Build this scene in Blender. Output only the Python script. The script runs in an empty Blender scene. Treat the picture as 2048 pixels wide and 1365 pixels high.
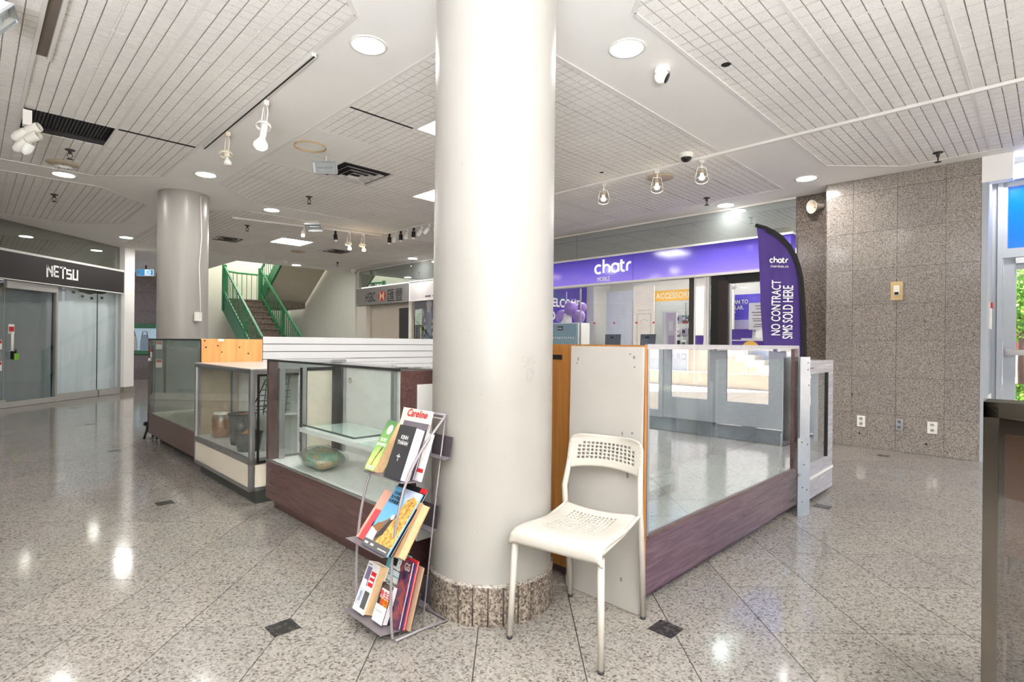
import bpy, bmesh, math, random
from mathutils import Vector, Matrix
from mathutils.geometry import tessellate_polygon
random.seed(7)
S = bpy.context.scene
C = S.collection
PI = math.pi
R2 = math.sqrt(2)

# ---------------------------------------------------------------- camera, world, sun, exposure
cam_d = bpy.data.cameras.new('camera')
cam = bpy.data.objects.new('camera', cam_d)
C.objects.link(cam)
cam_d.sensor_width = 36
cam_d.lens = 1085 / 2048 * 36
cam_d.shift_y = 3.5 / 2048
cam_d.clip_start = 0.05
cam.location = (0, 0, 1.2)
cam.rotation_euler = (PI / 2, 0, 0)
cam.rotation_euler = (Matrix.Rotation(-0.0102, 3, 'Y') @ Matrix.Rotation(PI / 2, 3, 'X')).to_euler()
S.camera = cam

world = bpy.data.worlds.new('sky')
S.world = world
world.use_nodes = True
wn = world.node_tree.nodes
wbg = wn['Background']
sky = wn.new('ShaderNodeTexSky')
sky.sky_type = 'PREETHAM'
sky.turbidity = 3.0
sky.sun_direction = (-0.065, 0.37, 0.93)
world.node_tree.links.new(sky.outputs[0], wbg.inputs[0])
wbg.inputs[1].default_value = 1.0

sun_d = bpy.data.lights.new('sun', 'SUN')
sun_d.energy = 11.0
sun_d.angle = 0.01
sun_d.color = (1.0, 0.93, 0.84)
sun = bpy.data.objects.new('sun', sun_d)
C.objects.link(sun)
sun.rotation_euler = Vector((0.106, -0.6, -1.5)).to_track_quat('-Z', 'Y').to_euler()

# area lamp added behind the camera, aimed up to brighten the ceiling
fl_d = bpy.data.lights.new('ceiling_fill', 'AREA')
fl_d.shape = 'DISK'; fl_d.size = 2.0; fl_d.energy = 380; fl_d.color = (0.92, 0.965, 1.0)
fl_o = bpy.data.objects.new('ceiling_fill', fl_d)
C.objects.link(fl_o)
fl_o.location = (0.0, -2.2, 0.7)
fl_o.rotation_euler = (PI + 0.06, 0, 0)

S.view_settings.view_transform = 'Standard'
S.view_settings.look = 'None'
S.view_settings.gamma = 1
S.view_settings.use_curve_mapping = False
S.view_settings.exposure = 1.5
try:
    S.cycles.max_bounces = 10
    S.cycles.diffuse_bounces = 5
    S.cycles.glossy_bounces = 5
    S.cycles.transparent_max_bounces = 16
    S.cycles.caustics_reflective = False
    S.cycles.caustics_refractive = False
    S.cycles.sample_clamp_indirect = 6.0
except Exception:
    pass

# ---------------------------------------------------------------- frames: coordinates are given in a frame (ox, oy, angle)
G = (0.0, 0.0, PI / 4)      # the hall's diagonal grid: x = q (away right), y = p (away left)
N = (0.0, 0.0, 0.0)         # straight grid
META = {}                   # object name -> (frame, origin)


def f2w(fr, l):
    ox, oy, a = fr
    c, s = math.cos(a), math.sin(a)
    return (ox + c * l[0] - s * l[1], oy + s * l[0] + c * l[1], l[2])


def tag(o, label=None, cat=None, group=None, kind=None):
    if label: o['label'] = label
    if cat: o['category'] = cat
    if group: o['group'] = group
    if kind: o['kind'] = kind
    return o


def thing(name, label, cat, loc, fr=G, group=None):
    o = bpy.data.objects.new(name, None)
    C.objects.link(o)
    o.empty_display_size = 0.1
    o.location = f2w(fr, loc)
    o.rotation_euler = (0, 0, fr[2])
    META[o.name] = (fr, loc)
    return tag(o, label, cat, group)


class MB:
    """collects geometry given in frame coordinates"""
    def __init__(s):
        s.v = []; s.f = []; s.m = []; s.sm = []

    def add(s, vs, fs, mi=0, smooth=False):
        b = len(s.v)
        s.v += [tuple(v) for v in vs]
        for f in fs:
            s.f.append([b + i for i in f]); s.m.append(mi); s.sm.append(smooth)
        return s

    def box(s, x0, x1, y0, y1, z0, z1, mi=0, skip=()):
        if x0 > x1: x0, x1 = x1, x0
        if y0 > y1: y0, y1 = y1, y0
        if z0 > z1: z0, z1 = z1, z0
        vs = [(x0, y0, z0), (x1, y0, z0), (x1, y1, z0), (x0, y1, z0), (x0, y0, z1), (x1, y0, z1), (x1, y1, z1), (x0, y1, z1)]
        fs = {'b': (3, 2, 1, 0), 't': (4, 5, 6, 7), 'y0': (0, 1, 5, 4), 'x1': (1, 2, 6, 5), 'y1': (2, 3, 7, 6), 'x0': (3, 0, 4, 7)}
        return s.add(vs, [f for k, f in fs.items() if k not in skip], mi)

    def obox(s, o, ax, ay, az, mi=0, mside=None):
        """box from corner o along three vectors; mside: material of the four side faces"""
        o, ax, ay, az = Vector(o), Vector(ax), Vector(ay), Vector(az)
        vs = [o, o + ax, o + ax + ay, o + ay, o + az, o + ax + az, o + ax + ay + az, o + ay + az]
        flip = ax.cross(ay).dot(az) < 0
        fs = [(3, 2, 1, 0), (4, 5, 6, 7), (0, 1, 5, 4), (1, 2, 6, 5), (2, 3, 7, 6), (3, 0, 4, 7)]
        if flip: fs = [tuple(reversed(f)) for f in fs]
        for i, f in enumerate(fs):
            s.add(vs if i == 0 else [], [], 0)
            b = len(s.v) - 8
            s.f.append([b + k for k in f]); s.m.append(mi if (i < 2 or mside is None) else mside); s.sm.append(False)
        return s

    def bar(s, a, b, w, h, up=(0, 0, 1), mi=0):
        a, b, up = Vector(a), Vector(b), Vector(up)
        d = (b - a); side = d.cross(up)
        if side.length < 1e-9: side = d.cross(Vector((1, 0, 0)))
        side = side.normalized() * w; u = side.cross(d).normalized() * h
        return s.obox(a - side / 2 - u / 2, d, side, u, mi)

    def tube(s, pts, r, seg=8, mi=0, closed=False, cap=True):
        pts = [Vector(p) for p in pts]
        n = len(pts)
        rs = r if isinstance(r, (list, tuple)) else [r] * n
        prev = None; rings = []
        for i, p in enumerate(pts):
            if closed: t = pts[(i + 1) % n] - pts[i - 1]
            else: t = pts[min(i + 1, n - 1)] - pts[max(i - 1, 0)]
            t.normalize()
            if prev is None:
                u = t.cross(Vector((0, 0, 1)))
                if u.length < 1e-4: u = t.cross(Vector((1, 0, 0)))
            else:
                u = prev - t * prev.dot(t)
                if u.length < 1e-6: u = t.cross(Vector((0, 0, 1)))
            u.normalize(); prev = u
            w = t.cross(u)
            rings.append([p + (u * math.cos(k * 2 * PI / seg) + w * math.sin(k * 2 * PI / seg)) * rs[i] for k in range(seg)])
        vs = [v for rg in rings for v in rg]; fs = []
        for i in range(n if closed else n - 1):
            j = (i + 1) % n
            for k in range(seg):
                k2 = (k + 1) % seg
                fs.append((i * seg + k, i * seg + k2, j * seg + k2, j * seg + k))
        s.add(vs, fs, mi, True)
        if cap and not closed:
            b = len(s.v) - len(vs)
            s.f.append([b + k for k in reversed(range(seg))]); s.m.append(mi); s.sm.append(False)
            s.f.append([b + (n - 1) * seg + k for k in range(seg)]); s.m.append(mi); s.sm.append(False)
        return s

    def lathe(s, prof, o=(0, 0, 0), ax=(0, 0, 1), seg=20, mi=0, smooth=True):
        """profile of (radius, distance along axis)"""
        o, ax = Vector(o), Vector(ax).normalized()
        u = ax.cross(Vector((0, 0, 1)))
        if u.length < 1e-4: u = Vector((1, 0, 0))
        u.normalize(); w = ax.cross(u)
        vs = []; fs = []
        for r, h in prof:
            for k in range(seg):
                a = k * 2 * PI / seg
                vs.append(o + ax * h + (u * math.cos(a) + w * math.sin(a)) * r)
        for i in range(len(prof) - 1):
            for k in range(seg):
                k2 = (k + 1) % seg
                fs.append((i * seg + k, i * seg + k2, (i + 1) * seg + k2, (i + 1) * seg + k))
        return s.add(vs, fs, mi, smooth)

    def prism(s, poly, fn, d, mi=0):
        """2D polygon mapped by fn(a,b) -> 3D point, thickened by vector d"""
        n = len(poly); d = Vector(d)
        P = [Vector(fn(*q)) for q in poly]
        tris = tessellate_polygon([[Vector((q[0], q[1], 0)) for q in poly]])
        vs = P + [p + d for p in P]
        fs = [tuple(t) for t in tris] + [tuple(i + n for i in reversed(t)) for t in tris]
        fs += [(i, (i + 1) % n, (i + 1) % n + n, i + n) for i in range(n)]
        return s.add(vs, fs, mi)

    def ribbon(s, strokes, w, fn, d=None, mi=0):
        """flat letters from 2D strokes; fn maps 2D to 3D"""
        for st in strokes:
            n = len(st); L = []; Rr = []
            for i in range(n):
                p = Vector(st[i]).to_2d() if not isinstance(st[i], Vector) else st[i]
                a = Vector(st[max(i - 1, 0)]); b = Vector(st[min(i + 1, n - 1)])
                if i not in (0, n - 1):
                    d1 = (Vector(st[i]) - a).normalized(); d2 = (b - Vector(st[i])).normalized()
                    t = (d1 + d2)
                    t = t.normalized() if t.length > 1e-6 else d1
                    k = 1 / max(0.5, t.dot(d1))
                else:
                    t = (b - a).normalized(); k = 1
                nn = Vector((-t.y, t.x)) * (w / 2 * k)
                L.append(Vector(st[i]) + nn); Rr.append(Vector(st[i]) - nn)
            for i in range(n - 1):
                q = [fn(*L[i]), fn(*L[i + 1]), fn(*Rr[i + 1]), fn(*Rr[i])]
                if d is None: s.add(q, [(0, 1, 2, 3)], mi)
                else:
                    q2 = [tuple(Vector(x) + Vector(d)) for x in q]
                    s.add(q + q2, [(0, 1, 2, 3), (7, 6, 5, 4), (0, 1, 5, 4), (1, 2, 6, 5), (2, 3, 7, 6), (3, 0, 4, 7)], mi)
        return s

    def text(s, body, size, o, right, up=(0, 0, 1), align='LEFT', bold=0.0, sx=1.0, mi=0, lift=0.001, shear=0.0):
        cu = bpy.data.curves.new('tmp', 'FONT')
        cu.body = body; cu.size = size; cu.align_x = align; cu.shear = shear; cu.resolution_u = 3
        ob = bpy.data.objects.new('tmp', cu)
        me = bpy.data.meshes.new_from_object(ob)
        o, right, up = Vector(o), Vector(right).normalized(), Vector(up).normalized()
        nrm = right.cross(up)
        for i, (a, b) in enumerate(((0, 0), (1, 0), (-1, 0), (0, 1), (0, -1)) if bold else ((0, 0),)):
            s.add([o + right * (v.co.x * sx + a * bold) + up * (v.co.y + b * bold) + nrm * (lift + i * 5e-5) for v in me.vertices], [tuple(p.vertices) for p in me.polygons], mi)
        bpy.data.objects.remove(ob); bpy.data.curves.remove(cu); bpy.data.meshes.remove(me)
        return s

    def mesh(s, name, org=(0, 0, 0)):
        me = bpy.data.meshes.new(name)
        me.from_pydata([(v[0] - org[0], v[1] - org[1], v[2] - org[2]) for v in s.v], [], s.f)
        me.polygons.foreach_set('material_index', s.m)
        me.polygons.foreach_set('use_smooth', s.sm)
        me.update()
        return me


def obj(name, mb, mats, parent=None, loc=None, fr=G, bevel=0, solid=0):
    """link mb as one mesh object, as a part of parent or top-level at loc"""
    if parent is not None:
        fr, org = META[parent.name]
    else:
        org = loc if loc is not None else (0, 0, 0)
    me = mb.mesh(name, org)
    if not isinstance(mats, (list, tuple)): mats = [mats]
    for m in mats: me.materials.append(m)
    o = bpy.data.objects.new(name, me)
    C.objects.link(o)
    if parent is not None:
        o.parent = parent
    else:
        o.location = f2w(fr, org); o.rotation_euler = (0, 0, fr[2])
    META[o.name] = (fr, org)
    if solid:
        md = o.modifiers.new('solid', 'SOLIDIFY'); md.thickness = solid; md.offset = 0
    if bevel:
        md = o.modifiers.new('bevel', 'BEVEL'); md.width = bevel; md.segments = 2; md.limit_method = 'ANGLE'
    return o


def struct(name, mb, mats, fr=G, loc=None, parent=None):
    o = obj(name, mb, mats, parent, loc, fr)
    if parent is None: o['kind'] = 'structure'
    return o


def single(name, label, cat, mb, mats, loc, fr=G, group=None, **k):
    return tag(obj(name, mb, mats, None, loc, fr, **k), label, cat, group)


def dup(root, loc, fr, label=None, rot=None):
    r = root.copy(); C.objects.link(r)
    r.location = f2w(fr, loc)
    if rot is not None: r.rotation_euler = (0, 0, rot)
    if label: r['label'] = label
    META[r.name] = (fr, loc)
    for ch in list(root.children):
        c = ch.copy(); C.objects.link(c); c.parent = r
        META[c.name] = META.get(ch.name, (fr, loc))
        for g in list(ch.children):
            d = g.copy(); C.objects.link(d); d.parent = c
    return r


# ---------------------------------------------------------------- materials
def srgb(r, g, b):
    f = lambda c: (c / 255) / 12.92 if c / 255 <= 0.04045 else ((c / 255 + 0.055) / 1.055) ** 2.4
    return (f(r), f(g), f(b), 1)


class NT:
    def __init__(s, name):
        s.m = bpy.data.materials.new(name); s.m.use_nodes = True
        s.t = s.m.node_tree; s.n = s.t.nodes; s.l = s.t.links
        s.b = s.n['Principled BSDF']; s.out = s.n['Material Output']

    def node(s, typ, **k):
        nd = s.n.new(typ)
        for a, v in k.items(): setattr(nd, a, v)
        return nd

    def link(s, a, b): s.l.new(a, b)

    def pos(s, scale=(1, 1, 1), rotz=0.0):
        g = s.node('ShaderNodeNewGeometry'); mp = s.node('ShaderNodeMapping', vector_type='TEXTURE')
        mp.inputs['Scale'].default_value = tuple(1 / k for k in scale)
        mp.inputs['Rotation'].default_value = (0, 0, rotz)
        s.link(g.outputs['Position'], mp.inputs[0])
        return mp.outputs[0]

    def noise(s, vec, scale, detail=3, rough=0.55, dist=0.0):
        nd = s.node('ShaderNodeTexNoise')
        nd.inputs['Scale'].default_value = scale; nd.inputs['Detail'].default_value = detail
        nd.inputs['Roughness'].default_value = rough; nd.inputs['Distortion'].default_value = dist
        s.link(vec, nd.inputs['Vector'])
        return nd.outputs['Fac']

    def ramp(s, fac, stops, interp='LINEAR'):
        r = s.node('ShaderNodeValToRGB'); r.color_ramp.interpolation = interp
        el = r.color_ramp.elements
        while len(el) > 1: el.remove(el[0])
        el[0].position = stops[0][0]; el[0].color = stops[0][1]
        for p, c in stops[1:]:
            e = el.new(p); e.color = c
        s.link(fac, r.inputs[0])
        return r.outputs[0]

    def mixc(s, fac, a, b, blend='MIX'):
        m = s.node('ShaderNodeMix', data_type='RGBA', blend_type=blend)
        for sock, v in ((m.inputs[0], fac), (m.inputs[6], a), (m.inputs[7], b)):
            if hasattr(v, 'links'): s.link(v, sock)
            else: sock.default_value = v
        return m.outputs[2]

    def bump(s, h, strength=0.3, dist=0.002):
        b = s.node('ShaderNodeBump'); b.inputs['Strength'].default_value = strength; b.inputs['Distance'].default_value = dist
        s.link(h, b.inputs['Height']); s.link(b.outputs[0], s.b.inputs['Normal'])

    def set(s, color=None, rough=None, metal=None, spec=None, emit=None, es=None, coat=None):
        for k, v in (('Base Color', color), ('Roughness', rough), ('Metallic', metal), ('Specular IOR Level', spec),
                     ('Emission Color', emit), ('Emission Strength', es), ('Coat Weight', coat)):
            if v is None: continue
            if hasattr(v, 'links'): s.link(v, s.b.inputs[k])
            else: s.b.inputs[k].default_value = v
        return s


def plain(name, col, rough=0.6, metal=0.0, spec=0.4, vary=0.05, scale=6.0, emit=None, es=None):
    t = NT(name)
    c = srgb(*col)
    if vary:
        f = t.noise(t.pos(), scale, 4)
        lo = tuple(x * (1 - vary) for x in c[:3]) + (1,)
        hi = tuple(min(1, x * (1 + vary)) for x in c[:3]) + (1,)
        t.set(color=t.ramp(f, [(0.3, lo), (0.7, hi)]))
    else:
        t.set(color=c)
    t.set(rough=rough, metal=metal, spec=spec)
    if emit: t.set(emit=srgb(*emit), es=es)
    return t.m


def granite(name, cols, scale=70, rough=0.12, spec=0.5, tile=None, vary=0.12, stain=0.0):
    """mottled granite: cells of a few colours"""
    t = NT(name)
    p = t.pos()
    nz = t.node('ShaderNodeTexNoise'); nz.inputs['Scale'].default_value = scale * 0.6; nz.inputs['Detail'].default_value = 2
    t.link(p, nz.inputs['Vector'])
    vm = t.node('ShaderNodeVectorMath', operation='MULTIPLY_ADD')
    t.link(nz.outputs['Color'], vm.inputs[0]); vm.inputs[1].default_value = (1.2 / scale,) * 3; t.link(p, vm.inputs[2])
    vo = t.node('ShaderNodeTexVoronoi'); vo.inputs['Scale'].default_value = scale
    t.link(vm.outputs[0], vo.inputs['Vector'])
    sp = t.node('ShaderNodeSeparateColor'); t.link(vo.outputs['Color'], sp.inputs[0])
    k = len(cols)
    col = t.ramp(sp.outputs[0], [(sum(w for w, _ in cols[:i]), srgb(*c)) for i, (w, c) in enumerate(cols)], 'CONSTANT')
    fine = t.noise(p, scale * 2.2, 2)
    col = t.mixc(0.55, col, t.ramp(fine, [(0.35, (0.5, 0.5, 0.5, 1)), (0.65, (1.25, 1.22, 1.2, 1))]), 'MULTIPLY')
    if tile:
        x0, dx, y0, dy = tile
        sep = t.node('ShaderNodeSeparateXYZ'); t.link(p, sep.inputs[0])
        cmb = t.node('ShaderNodeCombineXYZ')
        for i, (o, d) in enumerate(((x0, dx), (y0, dy))):
            a = t.node('ShaderNodeMath', operation='SUBTRACT'); t.link(sep.outputs[i], a.inputs[0]); a.inputs[1].default_value = o
            b = t.node('ShaderNodeMath', operation='DIVIDE'); t.link(a.outputs[0], b.inputs[0]); b.inputs[1].default_value = d
            c = t.node('ShaderNodeMath', operation='FLOOR'); t.link(b.outputs[0], c.inputs[0])
            t.link(c.outputs[0], cmb.inputs[i])
        wn_ = t.node('ShaderNodeTexWhiteNoise'); t.link(cmb.outputs[0], wn_.inputs['Vector'])
        v = wn_.outputs['Value']
    else:
        v = t.node('ShaderNodeObjectInfo').outputs['Random']
    lo, hi = 1 - vary, 1 + vary
    col = t.mixc(1.0, col, t.ramp(v, [(0, (lo, lo, lo * 1.01, 1)), (1, (hi, hi * .99, hi * .97, 1))]), 'MULTIPLY')
    t.set(color=col, rough=rough, spec=spec)
    return t.m


def wood(name, dark, light, rough=0.25, axis=0, scale=14, spec=0.5, fr=G):
    t = NT(name)
    sc = [8.0, 8.0, 8.0]; sc[axis] = 0.45
    p = t.pos(tuple(sc), PI / 4)
    g = t.noise(p, scale / 3, 6, 0.65, 1.5)
    t.set(color=t.ramp(g, [(0.3, srgb(*dark)), (0.5, srgb(*[(a + b) / 2 for a, b in zip(dark, light)])), (0.7, srgb(*light))]), rough=rough, spec=spec)
    t.bump(g, 0.12, 0.001)
    return t.m


def glassy(name, tint=(248, 252, 250), refl=0.10, grazing=1.0, rough=0.0, dirt=0.0, gcol=(1, 1, 1, 1)):
    """thin pane: lets light through, reflects more at grazing angles"""
    t = NT(name)
    t.n.remove(t.b)
    tr = t.node('ShaderNodeBsdfTransparent'); tr.inputs[0].default_value = srgb(*tint)
    gl = t.node('ShaderNodeBsdfGlossy'); gl.inputs['Roughness'].default_value = rough; gl.inputs[0].default_value = gcol
    fr = t.node('ShaderNodeFresnel'); fr.inputs[0].default_value = 1.5
    ma = t.node('ShaderNodeMath', operation='MULTIPLY_ADD', use_clamp=True)
    t.link(fr.outputs[0], ma.inputs[0]); ma.inputs[1].default_value = grazing; ma.inputs[2].default_value = refl
    gb = t.node('ShaderNodeNewGeometry'); fm = t.node('ShaderNodeMath', operation='SUBTRACT'); fm.inputs[0].default_value = 1.0
    t.link(gb.outputs['Backfacing'], fm.inputs[1])
    fx_ = t.node('ShaderNodeMath', operation='MULTIPLY'); t.link(ma.outputs[0], fx_.inputs[0]); t.link(fm.outputs[0], fx_.inputs[1])
    mx = t.node('ShaderNodeMixShader')
    t.link(fx_.outputs[0], mx.inputs[0]); t.link(tr.outputs[0], mx.inputs[1]); t.link(gl.outputs[0], mx.inputs[2])
    sh = mx.outputs[0]
    if dirt:
        df = t.node('ShaderNodeBsdfDiffuse'); df.inputs[0].default_value = (0.8, 0.82, 0.82, 1)
        nf = t.noise(t.pos((1, 1, 2)), 3.0, 6, 0.7)
        rp = t.ramp(nf, [(0.45, (0, 0, 0, 1)), (0.8, (dirt, dirt, dirt, 1))])
        m2 = t.node('ShaderNodeMixShader'); t.link(rp, m2.inputs[0]); t.link(sh, m2.inputs[1]); t.link(df.outputs[0], m2.inputs[2])
        sh = m2.outputs[0]
    t.link(sh, t.out.inputs[0])
    return t.m


def emissive(name, col, strength):
    t = NT(name); t.set(color=(0.8, 0.8, 0.8, 1), emit=srgb(*col), es=strength, rough=0.5)
    return t.m


M = {}
M['drywall'] = plain('painted_drywall', (244, 242, 239), 0.85, spec=0.2, vary=0.015, scale=2)
M['deck'] = plain('dark_void_above_ceiling', (70, 68, 66), 0.9, vary=0.1)
M['tee'] = plain('white_ceiling_metal', (232, 229, 225), 0.5, vary=0.02)
M['wallpaint'] = plain('beige_wall_paint', (222, 216, 206), 0.7, vary=0.02)
M['stairwall'] = plain('pale_stair_wall_paint', (226, 226, 216), 0.7, vary=0.02)
M['bone'] = plain('taupe_wall_paint', (203, 192, 178), 0.7, vary=0.02)
M['white'] = plain('white_laminate', (244, 243, 240), 0.35, vary=0.015)
M['whiteplastic'] = plain('white_plastic', (240, 236, 228), 0.45, vary=0.015)
M['cream'] = plain('cream_laminate', (226, 216, 198), 0.4, vary=0.02)
M['chairwhite'] = plain('off_white_chair_plastic', (188, 182, 173), 0.42, vary=0.02)
M['black'] = plain('black_plastic', (24, 23, 24), 0.4, vary=0.1)
M['blackmatt'] = plain('matt_black', (30, 29, 29), 0.8, vary=0.1)
M['charcoal'] = plain('charcoal_panel', (58, 56, 56), 0.5, vary=0.05)
M['chrome'] = plain('brushed_aluminium', (190, 190, 192), 0.28, metal=0.9, vary=0.05, scale=20)
M['railsteel'] = plain('satin_steel_rail', (186, 184, 181), 0.35, metal=0.35, vary=0.04)
M['steel'] = plain('galvanised_steel', (196, 200, 205), 0.35, metal=0.75, vary=0.08, scale=8)
M['greymetal'] = plain('grey_painted_wire', (150, 142, 146), 0.4, metal=0.3, vary=0.04)
M['rackplate'] = plain('grey_sheet_metal', (128, 120, 126), 0.45, metal=0.3, vary=0.06)
M['darkplate'] = plain('dark_grey_sheet_metal', (84, 78, 84), 0.45, metal=0.3, vary=0.1)
M['green'] = plain('green_railing_paint', (52, 128, 84), 0.4, vary=0.05)
M['purple'] = plain('purple_print', (88, 70, 172), 0.35, vary=0.03)
M['deeppurple'] = plain('deep_purple_print', (74, 52, 140), 0.4, vary=0.04)
M['violet'] = plain('violet_balloon', (172, 140, 214), 0.3, vary=0.04)
M['yellow'] = plain('amber_sign', (244, 190, 92), 0.5, vary=0.02)
M['ink'] = plain('black_ink', (28, 28, 30), 0.6, vary=0)
M['whiteink'] = plain('white_print', (246, 246, 246), 0.5, vary=0, emit=(246, 246, 246), es=0.0)
M['red'] = plain('red_print', (196, 40, 44), 0.5, vary=0.03)
M['beigemetal'] = plain('beige_metal', (196, 180, 156), 0.5, vary=0.03)
M['brassplate'] = plain('tan_brass_plate', (206, 178, 128), 0.4, vary=0.05)
M['paper'] = plain('page_edges', (216, 180, 138), 0.8, vary=0.08, scale=60)
M['paperwhite'] = plain('white_page_edges', (214, 212, 216), 0.8, vary=0.05, scale=60)
M['mahogany'] = wood('mahogany_veneer', (78, 53, 51), (104, 76, 72), 0.24, axis=1)
M['mahogany_q'] = wood('mahogany_veneer_cross', (80, 58, 66), (114, 90, 100), 0.18, axis=0, scale=16)
M['walnut'] = wood('dull_brown_veneer', (84, 62, 56), (112, 86, 78), 0.3, axis=1)
M['plywood'] = wood('orange_plywood', (206, 142, 78), (232, 176, 110), 0.5, axis=2, scale=5)
M['endwood'] = wood('amber_wood_end', (150, 98, 44), (186, 126, 62), 0.4, axis=2, scale=7)
M['whitewash'] = wood('whitewashed_board', (150, 144, 146), (200, 198, 202), 0.5, axis=0, scale=12)
M['greyboard'] = plain('light_grey_board', (176, 171, 165), 0.5, vary=0.03, scale=5)
M['kick'] = plain('dark_green_grey_kick', (62, 64, 60), 0.5, vary=0.06)
M['concrete'] = plain('sunlit_concrete', (205, 190, 172), 0.9, vary=0.06)
M['plaster_out'] = plain('white_outdoor_wall', (226, 224, 222), 0.9, vary=0.03)
M['mat'] = plain('grey_entrance_mat', (88, 90, 92), 0.95, vary=0.1, scale=60)
M['carpet'] = granite('speckled_stair_stone', [(0.35, (120, 106, 96)), (0.35, (92, 80, 72)), (0.3, (150, 136, 122))], 60, 0.6)
FLT = (-0.945, 0.408, 2.265, 0.432)
M['floor'] = granite('polished_pink_grey_granite', [(0.30, (155, 149, 142)), (0.28, (165, 159, 152)), (0.24, (143, 137, 130)), (0.12, (124, 118, 112)), (0.06, (100, 95, 90))], 120, 0.10, 0.42, FLT, 0.08)
M['grout'] = plain('dark_grout', (92, 84, 76), 0.9, vary=0.05)
M['inset'] = granite('black_granite', [(0.6, (46, 45, 45)), (0.4, (66, 64, 63))], 60, 0.2)
M['granite'] = granite('grey_wall_granite', [(0.32, (158, 150, 143)), (0.26, (174, 167, 160)), (0.24, (134, 126, 120)), (0.18, (106, 99, 94))], 170, 0.14, 0.5, None, 0.06)
M['granite_base'] = granite('column_base_granite', [(0.34, (138, 126, 115)), (0.30, (112, 101, 92)), (0.20, (158, 147, 136)), (0.16, (84, 76, 70))], 110, 0.25, 0.4, None, 0.05)
M['slatwhite'] = plain('white_slat_laminate', (212, 212, 213), 0.4, vary=0.015)
M['granite_dark'] = granite('shaded_wall_granite', [(0.34, (132, 120, 110)), (0.33, (104, 94, 87)), (0.33, (84, 76, 70))], 110, 0.2, 0.5, None, 0.05)  # darker copy of the wall granite, shade put into the colours
M['column'] = plain('pearl_column_enamel', (160, 156, 150), 0.32, vary=0.012, scale=3)
M['caseglass'] = glassy('display_case_glass', (249, 252, 251), 0.05, 1.0, 0.0, 0.10)
M['sideglass'] = glassy('display_end_glass', (244, 249, 247), 0.16, 1.0, 0.0, 0.3)
M['mirrorglass'] = glassy('reflective_case_glass', (240, 246, 246), 0.50, 1.0, 0.0, 0.08)
M['doorframe'] = plain('grey_white_door_enamel', (172, 177, 184), 0.4, vary=0.02)
M['doorglass'] = glassy('clear_door_glass', (252, 254, 253), 0.02, 0.8)
M['smokedglass'] = glassy('smoked_case_glass', (196, 176, 150), 0.16, 1.0)
M['shelfglass'] = glassy('green_shelf_glass', (242, 250, 247), 0.05, 1.0, 0.0)
t_ = NT('mirrored_transom'); t_.set(color=srgb(196, 204, 200), metal=0.85, rough=0.008); M['transom'] = t_.m
t_ = NT('dusty_mirrored_transom'); t_.set(color=srgb(158, 160, 152), metal=0.8, rough=0.02); M['transom_dim'] = t_.m
M['lamp'] = emissive('lit_lamp_disc', (255, 252, 249), 66.0)
M['troffer'] = emissive('lit_ceiling_panel', (255, 252, 248), 16.0)
M['bulb_on'] = emissive('lit_bulb', (255, 240, 214), 7.0)
M['bulb_warm'] = emissive('lit_warm_bulb', (255, 206, 130), 12.0)
M['bulb_off'] = plain('opal_bulb', (244, 244, 242), 0.15, vary=0)
t_ = NT('ceiling_tile_board')
p_ = t_.pos()
h_ = t_.noise(p_, 150, 2, 0.6)
c_ = t_.ramp(h_, [(0.30, srgb(150, 144, 138)), (0.37, srgb(246, 244, 241))])
c2 = t_.mixc(1.0, c_, t_.ramp(t_.noise(p_, 1.2, 3), [(0.35, (0.95, 0.94, 0.93, 1)), (0.65, (1.02, 1.01, 1.0, 1))]), 'MULTIPLY')
t_.set(color=c2, rough=0.95, spec=0.1); t_.bump(h_, 0.3, 0.003)
M['tile'] = t_.m
M['score'] = plain('groove_shade_grey', (206, 202, 197), 0.95, vary=0.05)  # groove shade put into the colour of score sides and bottoms
M['shoplamp'] = emissive('lit_shop_panel', (255, 252, 248), 4.5)

# ================================================================ CEILING
CZ = 3.2


def clip_poly(poly, a, b, c):
    """keep a*q + b*p <= c"""
    out = []
    for i in range(len(poly)):
        P, Q = poly[i], poly[(i + 1) % len(poly)]
        dp, dq = a * P[0] + b * P[1] - c, a * Q[0] + b * Q[1] - c
        if dp <= 0: out.append(P)
        if (dp < 0) != (dq < 0) and abs(dp - dq) > 1e-9:
            k = dp / (dp - dq)
            out.append((P[0] + (Q[0] - P[0]) * k, P[1] + (Q[1] - P[1]) * k))
    return out


def hp_x_le(v): return (1, -1, v * R2)       # X <= v
def hp_x_ge(v): return (-1, 1, -v * R2)
def hp_y_le(v): return (1, 1, v * R2)
def hp_y_ge(v): return (-1, -1, -v * R2)


T_ = 0.67
#        q range        p range        corner cuts                                  grid origin      tee axis  cells
PANELS = {
    'a': ((-2.37, 1.66), (1.65, 8.35), [hp_x_le(-0.975), hp_y_le(6.66)], (0.31, 4.33), 'p', (8, 8)),
    'b': ((-2.37, 1.85), (8.90, 12.08), [hp_x_le(-5.45), hp_y_le(9.39)], (0.31, 8.90), 'p', (8, 8)),
    'c': ((2.26, 7.33), (2.47, 8.22), [hp_y_ge(3.665), hp_x_ge(-3.755)], (2.26, 6.28), 'p', (8, 8)),
    'd': ((-0.6, 7.31), (-2.2, 1.81), [hp_x_ge(0.714), hp_y_le(6.015)], (4.13, 1.81), 'q', (6, 8)),
    'e': ((2.30, 7.33), (8.85, 13.92), [hp_y_ge(8.40), hp_x_ge(-8.2)], (2.26, 8.61), 'p', (8, 8)),
}
polys = {}
for k, (qr, pr, cuts, go, ax, cells) in PANELS.items():
    P = [(qr[0], pr[0]), (qr[1], pr[0]), (qr[1], pr[1]), (qr[0], pr[1])]
    for c in cuts: P = clip_poly(P, *c)
    polys[k] = P

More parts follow.
